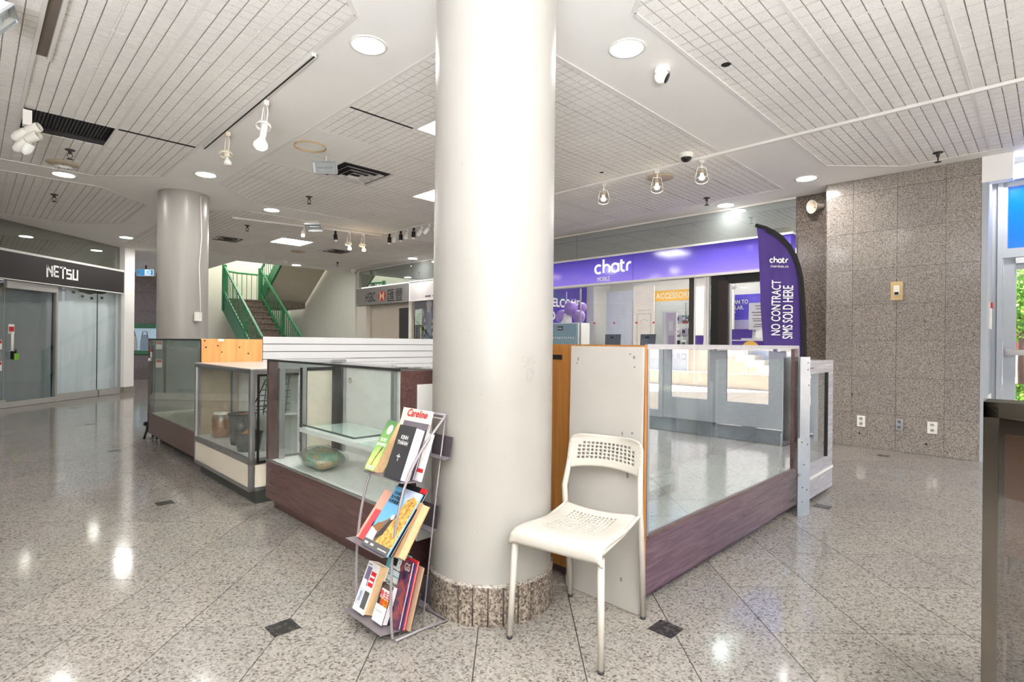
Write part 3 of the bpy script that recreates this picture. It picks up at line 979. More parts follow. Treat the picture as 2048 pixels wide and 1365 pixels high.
def sheet(nm, label, y0, y1, z0, z1, x, mat, sag, folds, tears=()):
    mb = MB(); nu, nv = 40, 22
    vs = []
    for j in range(nv + 1):
        v = j / nv
        for i in range(nu + 1):
            u = i / nu
            top = z1 - sag * math.sin(PI * u) ** 2 * (1 if u > .35 else .4) + .012 * math.cos(u * PI * 10)
            z = z0 + (top - z0) * v
            d = .018 * math.sin(u * folds * 2 * PI + 1.5 * v) + .012 * math.sin(u * folds * 4.4 * PI + 5 * (1 - v)) * (1 - v) + .03 * math.exp(-((u - .5 - .4 * (v - .5)) ** 2) * 30) * v
            vs.append((x + d, y0 + (y1 - y0) * u, z))
    fs = [(j * (nu + 1) + i, j * (nu + 1) + i + 1, (j + 1) * (nu + 1) + i + 1, (j + 1) * (nu + 1) + i) for j in range(nv) for i in range(nu)]
    mb.add(vs, fs, 0, True)
    return single(nm, label, 'curtain', mb, mat, (x, (y0 + y1) / 2, z0), N)


sheetm = plain('white_plastic_sheet', (236, 241, 242), .55, vary=.02)
sheetg = plain('grey_plastic_sheet', (186, 189, 190), .6, vary=.06, scale=2)
sheet('plastic_sheet', 'grey sagging plastic sheet hung behind the glass door', 9.10, 10.30, .06, 2.16, NX - .16, sheetg, .05, 2.0)
sheet('plastic_sheet', 'white pleated sheet with dark tabs behind the shop panes', 10.33, 12.02, .06, 2.22, NX - .14, sheetm, .10, 4.0)
sheet('plastic_sheet', 'dark grey sheet behind the pane at the edge of the frame', 7.3, 9.05, .06, 2.16, NX - .18, sheetg, .05, 2.0)
tb = thing('curtain_tab', 'row of dark clips along the top of the white sheet', 'clips', (NX - .1, 10.8, 2.1), N)
for y, z in ((10.32, 2.15), (10.52, 2.13), (10.75, 2.11), (10.98, 2.05), (11.22, 2.03), (11.5, 2.06)):
    mb = MB(); mb.box(NX - .105, NX - .095, y - .03, y + .03, z - .02, z + .025); obj('clip', mb, M['black'], tb)
# inside of the dark shop: back wall just behind the sheets, square pier at its corner
mb = MB(); mb.box(NX - .10, NX + .10, 11.89, 12.20, .14, 3.2)
pr = struct('trim_8', mb, M['drywall'], fr=N)
mb = MB(); mb.box(NX - .11, NX + .11, 11.885, 12.21, 0, .14); obj('pier_base', mb, M['granite'], pr)
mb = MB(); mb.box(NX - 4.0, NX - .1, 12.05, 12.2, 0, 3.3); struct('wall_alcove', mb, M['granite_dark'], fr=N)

# far granite wall with green-framed shop window
mb = MB(); mb.box(-14, -9.62, 16.32, 16.5, 0, 3.4)
wf = struct('wall_far', mb, M['grout'], fr=N)
xs = [-14, -13.2, -12.35, -11.5, -10.65, -9.62]
zs = [0, .72, 1.66, 2.05, 2.6, 3.2]
for i in range(5):
    for j in range(5):
        if j == 1 and xs[i] > -13.5 and xs[i] < -10.0: continue
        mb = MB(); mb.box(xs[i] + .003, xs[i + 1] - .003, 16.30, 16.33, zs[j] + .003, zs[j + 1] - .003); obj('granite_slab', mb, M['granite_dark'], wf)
gw = thing('shop_window', 'green-framed shop window in the far granite wall', 'window', (-11.5, 16.3, .75), N)
for z0, z1 in ((.74, .86), (1.52, 1.66)):
    mb = MB(); mb.box(-13, -10.1, 16.22, 16.30, z0, z1); obj('frame_rail', mb, M['green'], gw)
mb = MB(); mb.box(-13, -10.1, 16.26, 16.27, .86, 1.52); obj('pane', mb, M['doorglass'], gw)
mb = MB(); mb.box(-13, -10.1, 16.29, 16.318, .86, 1.52); obj('backing', mb, plain('pale_blue_backing', (170, 198, 214), .7, emit=(170, 198, 214), es=.15), gw)
def bag(label, x, w, h, mat, ears):
    b = thing('handbag', label, 'bag', (x, 16.28, .87), N, )
    mb = MB()
    prof = [(-w / 2, 0), (w / 2, 0), (w / 2 * .95, h * .6), (w / 4, h), (-w / 4, h), (-w / 2 * .95, h * .6)]
    mb.prism([(x + a, .87 + z) for a, z in prof], lambda a, z: (a, 16.272, z), (0, .016, 0)); obj('bag_body', mb, mat, b)
    mb = MB(); mb.tube([(x - w / 3, 16.275, .87 + h * .8), (x - w / 5, 16.275, .87 + h * 1.2), (x + w / 5, 16.275, .87 + h * 1.2), (x + w / 3, 16.275, .87 + h * .8)], .012, 6); obj('bag_strap', mb, M['black'], b)
bag('black and white bag in the green-framed window, nearest its left end', -11.75, .3, .45, M['whiteplastic'], 0)
bag('pale quilted backpack standing in the green-framed window', -11.42, .36, .5, plain('quilted_beige', (200, 198, 188), .8, vary=.1), 0)
bag('blue-grey bag in the green-framed window beside the pillar', -11.02, .28, .46, plain('blue_bag', (130, 160, 178), .6, vary=.1), 0)
# exit sign
ex = thing('exit_sign', 'blue and white running-man exit sign hung from the ceiling by the alcove', 'exit sign', (-10.0, 14.7, 3.0), N)
mb = MB(); mb.box(-10.19, -9.70, 14.68, 14.74, 2.90, 3.10); obj('housing', mb, M['whiteplastic'], ex)
mb = MB(); mb.box(-10.17, -9.72, 14.675, 14.68, 2.92, 3.08); obj('face', mb, plain('exit_white', (235, 245, 250), .5, emit=(225, 240, 250), es=.3, vary=0), ex)
bl = plain('exit_blue', (60, 160, 220), .5, emit=(50, 150, 215), es=.25, vary=0)
fx = lambda a, b: (a, 14.673, b)
mb = MB(); mb.box(-10.17, -9.955, 14.674, 14.675, 2.92, 3.08); obj('blue_field', mb, bl, ex)
mb = MB(); mb.ribbon([[(-10.14, 3.0), (-9.99, 3.0)], [(-10.075, 3.055), (-10.135, 3.0), (-10.075, 2.945)]], .022, fx); obj('arrow', mb, M['whiteink'], ex)
mb = MB(); mb.ribbon([[(-9.93, 2.94), (-9.88, 2.98), (-9.84, 3.03)], [(-9.86, 2.98), (-9.82, 2.97), (-9.82, 2.93)], [(-9.92, 3.02), (-9.87, 3.035), (-9.82, 3.01)]], .016, fx)
mb.lathe([(.0, 0), (.016, 0)], (-9.825, 14.673, 3.062), (0, -1, 0), 10); mb.box(-9.79, -9.73, 14.672, 14.674, 2.93, 3.07); obj('running_figure', mb, bl, ex)
mb = MB(); mb.box(-9.96, -9.93, 14.70, 14.72, 3.10, 3.2); obj('hanger', mb, M['black'], ex)

# ================================================================ STAIRWELL
mb = MB(); mb.box(4.4, 8.2, 18.5, 18.7, 0, 6.5); struct('wall_stair_back', mb, M['stairwall'])
mb = MB(); mb.box(7.75, 7.95, 14.08, 18.6, 0, 6.5); struct('wall_stair_right', mb, M['stairwall'])
mb = MB(); mb.box(4.55, 4.76, 14.6, 18.6, 3.215, 6.5); struct('wall_stair_left', mb, M['stairwall'])
mb = MB(); mb.box(4.4, 8.2, 14.4, 18.7, 6.5, 6.6); struct('ceiling_stair', mb, M['drywall'])
mb = MB(); mb.box(4.5, 8.0, 14.45, 14.6, 3.215, 6.5); struct('wall_stair_front', mb, M['stairwall'])
P0, SL = 13.65, 0.715
nst = 14; run = (17.0 - P0) / nst
stc = thing('staircase', 'stone staircase with green railings rising to a landing at the back', 'stairs', (5.7, P0, 0))
for k in range(nst):
    mb = MB(); a = P0 + k * run
    mb.box(5.24, 6.20, a, a + run + .02, SL * run * (k + 1) - SL * run - .12 if k else 0, SL * run * (k + 1))
    mb.box(5.24, 6.20, a - .03, a, SL * run * (k + 1) - .045, SL * run * (k + 1))
    obj('step', mb, M['carpet'], stc)
ZL = SL * run * nst
mb = MB(); mb.prism([(5.2, 17.0), (7.6, 17.0), (7.6, 18.3), (5.75, 18.3)], lambda a, b: (a, b, ZL - .18), (0, 0, .18)); obj('landing', mb, M['carpet'], stc)
mb = MB()
for q in (5.21, 6.22):
    mb.prism([(P0, 0), (P0 - .2, .02), (P0 - .2, .12), (17.0, ZL + .13), (17.1, ZL + .13), (17.1, ZL - .35), (P0 + .35, 0)], lambda a, z, q=q: (q - .02, a, z), (.04, 0, 0))
mb.box(5.7, 7.6, 18.28, 18.32, ZL - .2, ZL + .1)
obj('stringer', mb, M['green'], stc)
for q in (5.21, 6.22):
    mb = MB(); mb.bar((q, P0 - .15, .86), (q, 17.0, ZL + .92), .05, .05)
    mb.bar((q, P0 - .15, .16), (q, 17.0, ZL + .20), .03, .03); obj('handrail', mb, M['green'], stc)
    for k in range(24):
        a = P0 - .1 + k * .139
        z = (a - P0) * SL
        if a > 16.95: break
        mb = MB(); mb.box(q - .008, q + .008, a - .008, a + .008, z + .15, z + .95); obj('baluster', mb, M['green'], stc)
    mb = MB(); mb.box(q - .05, q + .05, 16.98, 17.08, ZL - .35, ZL + .98); mb.box(q - .035, q + .035, P0 - .2, P0 - .13, 0, .9)
    mb.box(q - .03, q + .03, 15.3, 15.36, 1.15, 2.1)
    obj('newel_post', mb, M['green'], stc)
mb = MB()
curve = [(5.22, 17.1), (5.42, 17.6), (5.66, 18.05), (5.95, 18.24), (6.4, 18.27), (6.9, 18.25)]
mb.tube([(a, b, ZL + .92) for a, b in curve], .03, 8); obj('landing_rail', mb, M['green'], stc)
for i in range(len(curve) - 1):
    (a, b), (c, d) = curve[i], curve[i + 1]
    n = max(1, int(math.hypot(c - a, d - b) / .13))
    for k in range(n):
        x, y = a + (c - a) * k / n, b + (d - b) * k / n
        mb = MB(); mb.box(x - .008, x + .008, y - .008, y + .008, ZL, ZL + .92); obj('baluster', mb, M['green'], stc)
# upper flight returning overhead
uf = thing('upper_flight', 'beige underside of the upper stair flight with green stringer', 'stairs', (7.0, 17.2, ZL))
mb = MB()
mb.prism([(17.35, ZL - .16), (14.62, ZL - .16 + 2.73 * .70), (14.62, ZL + .12 + 2.73 * .70), (17.35, ZL + .12)], lambda a, z: (6.36, a, z), (1.30, 0, 0)); obj('soffit', mb, M['bone'], uf)
mb = MB()
mb.prism([(17.45, ZL - .22), (14.62, ZL - .22 + 2.83 * .70), (14.62, ZL + .16 + 2.83 * .70), (17.45, ZL + .16)], lambda a, z: (6.30, a, z), (.05, 0, 0)); obj('stringer', mb, M['green'], uf)
mb = MB(); mb.bar((6.32, 17.2, ZL + 1.0), (6.32, 14.7, ZL + 1.0 + 2.5 * .7), .05, .05); obj('handrail', mb, M['green'], uf)
for k in range(16):
    a = 17.1 - k * .15; z = ZL + (17.35 - a) * .7
    mb = MB(); mb.box(6.312, 6.328, a - .008, a + .008, z, z + .95); obj('baluster', mb, M['green'], uf)
# light from the upper storey
up = bpy.data.lights.new('upper_storey_light', 'AREA'); up.energy = 60; up.size = 2.2; up.color = (1, .98, .93)
uo = bpy.data.objects.new('upper_storey_light', up); C.objects.link(uo); uo.location = f2w(G, (6.3, 16.6, 6.3))

# ================================================================ LONG STOREFRONT (q = 7.85)
SQ = 7.85
mb = MB(); mb.box(SQ, SQ + .03, 2.47, 14.05, 2.72, 3.2)
for p in (6.2, 8.5, 11.47): mb.box(SQ - .004, SQ + .001, p - .004, p + .004, 2.72, 3.2)
struct('window_7', mb, M['transom'])
mb = MB(); mb.box(SQ - .02, SQ + .02, 2.47, 14.05, 3.175, 3.2)
mb.box(SQ - .12, SQ + .04, 2.47, 8.5, 2.69, 2.72); mb.box(SQ - .12, SQ + .04, 2.47, 8.5, 2.22, 2.255)
struct('trim_9', mb, M['tee'])
# purple lightbox
cs = thing('shop_sign', 'long purple backlit fascia with white rounded lettering', 'sign', (SQ, 5.5, 2.25))
t = NT('purple_lightbox')
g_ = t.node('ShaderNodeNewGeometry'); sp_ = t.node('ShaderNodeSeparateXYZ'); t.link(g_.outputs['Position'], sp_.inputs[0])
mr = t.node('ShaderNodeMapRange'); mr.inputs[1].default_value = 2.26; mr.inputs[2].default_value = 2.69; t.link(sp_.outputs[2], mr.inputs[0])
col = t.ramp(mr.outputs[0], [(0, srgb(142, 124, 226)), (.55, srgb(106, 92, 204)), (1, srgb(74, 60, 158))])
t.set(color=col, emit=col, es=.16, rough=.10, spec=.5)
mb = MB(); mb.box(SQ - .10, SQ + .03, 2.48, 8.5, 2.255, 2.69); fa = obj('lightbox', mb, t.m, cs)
for a_, b_ in ((4.935, 4.941), (2.475, 2.50)): obj('seam', MB().box(SQ - .101, SQ - .099, a_, b_, 2.255, 2.69), M['deeppurple'], fa)


def arcp(cx, cy, r, a0, a1, n=18, ry=None):
    ry = ry or r
    return [(cx + r * math.cos(math.radians(a0 + (a1 - a0) * i / n)), cy + ry * math.sin(math.radians(a0 + (a1 - a0) * i / n))) for i in range(n + 1)]


def logo_strokes():
    """c h a t r in units of x-height 1, returns strokes and total width"""
    s = []
    s += [arcp(.5, .5, .5, 50, 310)]
    s += [[(1.25, 0), (1.25, 1.65)], arcp(1.7, .5, .45, 180, 0) + [(2.15, 0)]]
    s += [arcp(2.95, .5, .5, 0, 360, 28), [(3.45, 1), (3.45, 0)]]
    s += [[(3.85, 1.4), (3.85, .35)] + arcp(4.15, .32, .30, 180, 300, 8), [(3.70, 1.0), (4.25, 1.0)]]
    s += [[(4.65, 0), (4.65, .6)] + arcp(5.05, .55, .40, 180, 70, 8)]
    return s, 5.3


fnS = lambda a, b: (SQ - .1015, -a, b)     # a runs to the right as seen from the hall
sw, wd = logo_strokes()
sc = (5.70 - 4.96) / wd
mb = MB(); mb.ribbon([[(-5.70 + a * sc, 2.425 + b * sc) for a, b in s_] for s_ in sw], .034, fnS, (-.008, 0, 0)); obj('logo_lettering', mb, emissive('lit_white_letters', (250, 250, 252), .35), fa)
mb = MB(); mb.text('MOBILE', .105, (SQ - .1015, 5.66, 2.285), (0, -1, 0), bold=.0022, sx=.75); obj('small_lettering', mb, M['whiteink'], fa)

# glazing below
mb = MB()
for p, w in ((6.1, .012),): mb.box(SQ - .01, SQ + .01, p - w, p + w, 0, 2.2)
mb.box(SQ - .03, SQ + .03, 3.75, 8.5, 0, .12)
struct('trim_10', mb, M['chrome'])
for i, (a, b) in enumerate(((3.98, 6.08), (6.12, 8.48))):
    mb = MB(); mb.box(SQ - .004, SQ + .004, a, b, .12, 2.22); struct('window_%d' % (8 + i), mb, M['doorglass'])
# red dots on the glass
dt = thing('glass_decal', 'row of small red dot stickers along the phone shop glass', 'sticker', (SQ - .006, 5.3, 1.55))
for p in (5.78, 5.36, 4.92, 4.60, 4.08, 4.02):
    mb = MB(); mb.lathe([(0, 0), (.018, 0), (.018, .002)], (SQ - .006, p, 1.555 + .01 * (p - 5)), (-1, 0, 0), 12); obj('dot', mb, M['red'], dt)
# slim mullions, pull handle and black door frame
mb = MB()
mb.box(SQ - .03, SQ + .03, 3.90, 3.98, 0, 2.22)
struct('trim_11', mb, M['charcoal'])
mb = MB(); mb.box(SQ - .035, SQ - .025, 3.875, 3.895, 0, 2.22); mb.box(SQ - .035, SQ + .02, 3.66, 3.69, 0, 2.22); mb.box(SQ - .03, SQ + .02, 3.70, 3.74, 0, 2.22); struct('trim_12', mb, M['white'])
mb = MB(); mb.box(SQ - .012, SQ + .012, 3.66, 3.89, .0, 2.22); struct('window_10', mb, M['doorglass'])
bd = thing('door_frame', 'black framed glass entrance door of the phone shop', 'door', (SQ, 3.05, 0))
mb = MB(); mb.box(SQ - .06, SQ + .05, 3.36, 3.62, 0, 2.22); mb.box(SQ - .06, SQ + .05, 2.5, 3.40, 2.10, 2.22); mb.box(SQ - .06, SQ + .05, 2.48, 2.60, 0, 2.22); obj('frame', mb, M['black'], bd)
mb = MB(); mb.box(SQ - .07, SQ - .058, 3.36, 3.50, 0, 2.14); obj('stile', mb, plain('brown_black_stile', (46, 34, 34), .4), bd)
mb = MB(); mb.box(SQ - .04, SQ + .04, 3.34, 3.365, .05, 2.10); obj('bright_edge', mb, M['chrome'], bd)
mb = MB(); mb.box(SQ - .004, SQ + .004, 2.60, 3.36, .05, 2.10); obj('pane', mb, M['doorglass'], bd)
mb = MB(); mb.box(SQ - .010, SQ - .006, 2.80, 3.08, 1.42, 1.80); fa = obj('notice', mb, plain('grey_notice', (206, 206, 214), .6), bd)
mb = MB()
for k, (z, w) in enumerate(((1.75, .10), (1.71, .08), (1.66, .2), (1.62, .16), (1.57, .18), (1.54, .16), (1.49, .12), (1.46, .15))): mb.box(SQ - .0125, SQ - .0105, 2.94 - w / 2, 2.94 + w / 2, z, z + .008)
obj('notice_print', mb, M['charcoal'], fa)
hd = thing('pull_handle', 'slim steel pull handle on the phone shop glass by the black frame', 'handle', (SQ - .06, 4.0, 1.65))
mb = MB(); mb.tube([(SQ - .005, 4.02, 1.58), (SQ - .06, 4.02, 1.58), (SQ - .06, 4.02, 1.84), (SQ - .005, 4.02, 1.84)], .009, 8); obj('bar', mb, M['chrome'], hd)

# ---------------- phone shop interior
mb = MB(); mb.box(12.6, 12.75, 2.3, 8.9, 0, 3.1); struct('wall_shop_back', mb, M['white'])
mb = MB(); mb.box(7.9, 12.75, 8.75, 8.9, 0, 3.1); struct('wall_shop_left', mb, M['white'])
mb = MB(); mb.box(7.99, 12.75, 2.1, 2.3, 0, 3.1); struct('wall_shop_right', mb, M['white'])
mb = MB(); mb.box(7.9, 12.75, 2.1, 8.9, 3.02, 3.12); struct('ceiling_shop', mb, M['drywall'])
for q, p in ((9.2, 3.4), (9.2, 5.2), (9.2, 7.0), (11.2, 3.4), (11.2, 5.2), (11.2, 7.0)):
    LIGHTS.append((q, p, 3.02))
# purple WELCOME poster
po = thing('wall_poster', 'large purple WELCOME TO poster on the phone shop wall behind the balloons', 'poster', (11.5, 9.0, 1.4))
mb = MB(); mb.box(11.50, 11.54, 8.50, 8.74, 1.2, 2.9); obj('poster_edge', mb, M['white'], po)
mb = MB(); mb.box(8.3, 11.54, 8.73, 8.748, 1.40, 2.78); obj('print', mb, M['purple'], po)
mb = MB(); mb.prism([(8.6, 2.78), (9.6, 2.78), (10.9, 2.22), (10.0, 2.22)], lambda a, z: (a, 8.7295, z), (0, -.001, 0)); obj('dark_motif', mb, plain('slate_blue_print', (70, 78, 150), .5), po)
mb = MB(); mb.text('WELCOME', .29, (9.80, 8.726, 2.11), (1, 0, 0), bold=.010); mb.text('TO', .29, (9.82, 8.726, 1.78), (1, 0, 0), bold=.010); obj('poster_text', mb, M['whiteink'], po)
mb = MB(); mb.box(10.9, 11.06, 8.726, 8.7285, 1.40, 1.60); obj('corner_motif', mb, M['violet'], po)
# grey cupboard panel, white moulded door
mb = MB(); mb.box(11.0, 11.6, 7.02, 7.75, .1, 2.46)
gp = single('tall_cabinet', 'tall pale grey cabinet in the phone shop left of the moulded door', 'cabinet', mb, plain('pale_grey_panel', (206, 210, 222), .5), (11.3, 7.4, .1))
mb = MB(); mb.box(10.985, 11.0, 7.03, 7.74, 1.10, 1.11); obj('seam', mb, M['bone'], gp)
md = thing('moulded_door', 'white moulded panel door standing open inside the phone shop', 'door', (11.0, 6.72, 0))
mb = MB(); mb.box(11.0, 11.04, 6.45, 6.99, .02, 2.55); obj('leaf', mb, plain('warm_white_door', (238, 230, 222), .5), md)
mb = MB()
fd = lambda a, z: (10.992, a, z)
mb.ribbon([[(6.88, 1.98), (6.52, 1.98)], [(6.88, 1.90), (6.88, .3)], [(6.52, 1.90), (6.52, .3)], [(6.88, 1.90), (6.52, 1.90)], [(6.8, 1.72)] + [(6.8 - .2 * i / 8, 1.72 + .05 * math.sin(PI * i / 8)) for i in range(1, 9)]], .014, fd, (.006, 0, 0)); obj('moulding', mb, M['bone'], md)
# accessories wall
acc = thing('slatwall', 'grey slatwall under a yellow ACCESSORIES header in the phone shop', 'slatwall', (12.5, 6.6, 1.0))
mb = MB(); mb.box(12.52, 12.58, 5.75, 7.35, .3, 2.30); obj('board', mb, plain('slatwall_grey', (196, 200, 202), .5), acc)
for k in range(26):
    mb = MB(); z = .36 + k * .075; mb.box(12.50, 12.525, 5.75, 7.35, z, z + .070); obj('slat', mb, plain('slat_grey', (212, 216, 216), .5) if k == 0 else bpy.data.materials['slat_grey'], acc)
mb = MB(); mb.box(12.49, 12.53, 5.72, 7.36, 2.30, 2.57); fa = obj('header', mb, M['yellow'], acc)
mb = MB(); mb.text('ACCESSORIES', .205, (12.487, 7.26, 2.365), (0, -1, 0), sx=.86); obj('header_text', mb, M['whiteink'], fa)
packs = [M['charcoal'], plain('teal_pack', (70, 110, 112), .4), M['whiteplastic'], plain('slate_pack', (64, 78, 90), .4), plain('lilac_pack', (176, 160, 200), .4)]
k = 0
for r_, z in enumerate((1.92, 1.60, 1.30, .98)):
    for c_ in range(7):
        p = 6.98 - c_ * .17
        if r_ == 3 and c_ > 5: continue
        pk = thing('accessory_pack', '%s accessory pack in the %s row of the slatwall, %s from the left' % (['dark', 'teal', 'white', 'slate', 'lilac'][(c_ * 2 + r_ * 3) % 5], ['top', 'second', 'third', 'bottom'][r_], ['first', 'second', 'third', 'fourth', 'fifth', 'sixth', 'seventh'][c_]), 'packet', (12.46, p, z), group='packets on the accessories slatwall')
        mb = MB(); mb.box(12.455, 12.485, p - .055, p + .055, z - .16, z); fa = obj('blister', mb, packs[(c_ * 2 + r_ * 3) % 5], pk)
        mb = MB(); mb.box(12.450, 12.456, p - .04, p + .04, z - .12, z - .04); obj('product', mb, packs[(c_ + r_ + 1) % 5], fa)
        mb = MB(); mb.tube([(12.50, p, z - .012), (12.44, p, z - .012)], .005, 5); obj('hook', mb, M['chrome'], pk)
mb = MB(); mb.box(12.0, 12.06, 5.05, 5.98, 1.42, 2.55)
single('white_board', 'plain white wall board between the slatwall and the shop entrance', 'board', mb, M['white'], (12.0, 5.5, 1.42))
mb = MB(); mb.box(12.0, 12.06, 4.9, 6.0, .3, 1.40)
pb = single('purple_panel', 'purple counter panel below the plain white wall board', 'panel', mb, M['deeppurple'], (12.0, 5.5, .3))
mb = MB(); mb.box(11.99, 12.0, 5.62, 5.74, 1.14, 1.26); mb.box(11.985, 11.99, 5.65, 5.71, 1.17, 1.23, 1); obj('white_square', mb, [M['whiteink'], M['ink']], pb)
mb = MB(); mb.lathe([(0, 0), (.06, .01), (.07, .03)], (11.98, 5.56, 1.30), (1, 0, 0), 12); obj('pink_motif', mb, M['violet'], pb)
# plan poster on a screen, dome, shelves seen through the entrance
pp = thing('wall_screen', 'purple OUR PLAN TO POPULAR screen seen through the phone shop entrance', 'screen', (12.5, 5.0, 1.8))
mb = MB(); mb.box(12.50, 12.55, 4.45, 5.60, 1.58, 2.36); obj('screen', mb, plain('screen_purple', (90, 78, 196), .3, emit=(90, 78, 196), es=.08), pp)
mb = MB(); mb.box(12.495, 12.50, 4.45, 5.60, 1.56, 1.78); obj('pale_band', mb, plain('lilac_band', (205, 200, 240), .4), pp)
mb = MB(); mb.text('OUR PLAN TO', .125, (12.49, 5.62, 2.15), (0, -1, 0), bold=.004, sx=.85); mb.text('POPULAR.', .125, (12.49, 5.50, 2.02), (0, -1, 0), bold=.004, sx=.85)
for z, w in ((1.95, .3), (1.90, .22), (1.86, .26)): mb.box(12.489, 12.492, 5.5 - w, 5.5, z, z + .018)
obj('screen_text', mb, M['whiteink'], pp)
mb = MB()
for a, h, w in ((4.86, .30, .05), (4.76, .34, .05), (4.67, .28, .05)):
    mb.lathe([(0.0, 0), (w, .02), (w * .9, h * .6), (w * .35, h * .68), (w * .5, h * .8), (0, h)], (12.487, a, 1.78), (0, 0, 1), 10)
obj('printed_figures', mb, plain('skin_and_white_print', (226, 196, 176), .6, vary=.2, scale=30), pp)
mb = MB(); mb.lathe([(.0, .0), (.16, .0), (.17, .05), (.1, .08)], (11.6, 5.0, 2.48), (0, 0, -1), 18)
single('ceiling_dome', 'white and lilac dome above the purple plan screen', 'dome', mb, plain('lilac_dome', (214, 200, 214), .4), (11.6, 5.0, 2.4))
ds = thing('display_counter', 'purple and white display counter seen through the phone shop entrance', 'counter', (10.6, 3.9, 0))
mb = MB(); mb.box(10.3, 10.9, 3.2, 4.9, 0, 1.30); obj('body', mb, M['white'], ds)
mb = MB(); mb.box(10.28, 10.30, 3.6, 4.42, .75, 1.28); mb.box(10.28, 10.30, 4.5, 4.86, .75, 1.28); mb.box(10.28, 10.3, 3.98, 4.42, 1.33, 1.5); mb.box(10.28, 10.3, 4.48, 4.86, 1.33, 1.5); obj('purple_front', mb, M['deeppurple'], ds)
mb = MB(); mb.prism([(4.0 + .16 * math.cos(PI * i / 14), 1.12 + .16 * math.sin(PI * i / 14)) for i in range(15)], lambda a, z: (10.272, a, z), (.01, 0, 0)); mb.prism([(3.72 + .11 * math.cos(PI * i / 14), 1.38 + .11 * math.sin(PI * i / 14)) for i in range(15)], lambda a, z: (10.272, a, z), (.01, 0, 0)); obj('yellow_disc', mb, M['yellow'], ds)
mb = MB(); mb.box(10.26, 10.28, 3.75, 3.9, 1.34, 1.5); obj('white_card', mb, M['whiteink'], ds)
# foreground items near the glass: cabinet with balloons, laptops, poster stand, counter
ct = thing('shop_counter', 'white counter along the phone shop glass carrying the laptops', 'counter', (9.2, 5.9, 0))
mb = MB(); mb.box(8.85, 9.5, 5.15, 7.9, 1.10, 1.14); obj('worktop', mb, M['white'], ct)
mb = MB(); mb.box(8.9, 9.45, 5.2, 7.85, 0, 1.10); obj('body', mb, M['white'], ct)


def laptop(q, p, label, w):
    l = thing('laptop', label, 'laptop', (q, p, 1.14))
    mb = MB(); mb.box(q - .12, q + .12, p - w / 2, p + w / 2, 1.14, 1.155); obj('keyboard_base', mb, M['charcoal'], l)
    mb = MB(); mb.obox((q - .11, p - w / 2, 1.155), (0, w, 0), (.008, 0, 0), (-.09, -.07, .23)); fa = obj('lid', mb, plain('laptop_lid_grey', (96, 102, 118), .35) if 'laptop_lid_grey' not in bpy.data.materials else bpy.data.materials['laptop_lid_grey'], l)
    mb = MB(); mb.box(q - .185, q - .18, p - .07, p - .04, 1.31, 1.34); mb.box(q - .185, q - .18, p - .03, p, 1.31, 1.34); obj('lid_mark', mb, M['ink'], fa)


laptop(9.1, 6.18, 'grey laptop with open lid on the shop counter, next to the balloons', .36)
laptop(9.15, 5.43, 'second grey laptop on the shop counter, in front of the moulded door', .32)
cb = thing('promo_cabinet', 'pale blue glass promo cabinet with small dark badge under the balloons', 'cabinet', (8.6, 7.0, 0))
mb = MB(); mb.box(8.40, 8.44, 6.62, 7.42, .1, 1.59); obj('front_glass', mb, plain('ice_blue_glass', (150, 176, 192), .12, vary=.03), cb)
mb = MB(); mb.box(8.44, 8.8, 6.60, 7.44, 0, 1.61); obj('body', mb, M['white'], cb)
mb = MB(); mb.box(8.395, 8.40, 6.96, 7.10, 1.46, 1.54); obj('badge', mb, M['charcoal'], cb)
fnb = lambda a, b: (8.394, -a, b)
mb = MB(); mb.ribbon([[(-7.09 + a * .022, 1.485 + b * .022) for a, b in s_] for s_ in sw], .007, fnb)
for k in range(12): mb.box(8.392, 8.395, 6.68 + k * .058, 6.70 + k * .058, 1.28 + .01 * (k % 3), 1.33)
obj('badge_text', mb, M['whiteink'], cb)
mb = MB(); mb.box(8.5, 8.7, 6.98, 7.10, 1.61, 1.80); mb.tube([(8.6, 7.04, 1.8), (8.6, 7.04, 2.25)], .008, 6); obj('post', mb, M['white'], cb)
for q, p, z, r, lab in ((8.6, 6.92, 1.90, .145, 'violet balloon at the top of the balloon cluster'), (8.58, 7.13, 1.745, .138, 'violet balloon on the pillar side of the cluster'), (8.58, 6.70, 1.735, .130, 'violet balloon on the laptop side of the cluster'), (8.78, 6.78, 1.93, .10, 'darker violet balloon half hidden behind the others')):
    b = thing('balloon', lab, 'balloon', (q, p, z - r), group='balloons over the promo cabinet')
    mb = MB(); mb.lathe([(.001, -r), (r * .4, -r * .93), (r * .75, -r * .65), (r * .97, -r * .1), (r * .95, r * .3), (r * .7, r * .75), (r * .35, r * .96), (.001, r * 1.02)], (q, p, z), (0, 0, 1), 22); obj('skin', mb, M['violet'], b)
    mb = MB(); mb.lathe([(.004, 0), (.016, -.02)], (q, p, z - r), (0, 0, 1), 8); obj('knot', mb, M['purple'], b)
ps = thing('poster_stand', 'white framed poster stand inside the glass in front of the accessories wall', 'poster stand', (8.9, 4.8, 0))
mb = MB(); mb.box(8.95, 8.98, 4.79, 5.07, .2, 1.80)
obj('frame', mb, M['white'], ps)
mb = MB(); mb.box(8.94, 8.95, 4.81, 5.05, .25, 1.77); obj('print', mb, plain('pale_lilac_print', (228, 216, 230), .5, vary=.08, scale=4), ps)
mb = MB(); mb.prism([(5.05, 1.77), (5.00, 1.77), (4.95, .3), (5.0, .3)], lambda a, z: (8.937, a, z), (.002, 0, 0)); mb.box(8.935, 8.938, 4.85, 4.93, 1.45, 1.62); obj('white_streak', mb, M['whiteink'], ps)
mb = MB(); mb.box(8.936, 8.94, 4.82, 4.94, .9, 1.36); obj('mauve_patch', mb, plain('mauve', (186, 172, 204), .5), ps)

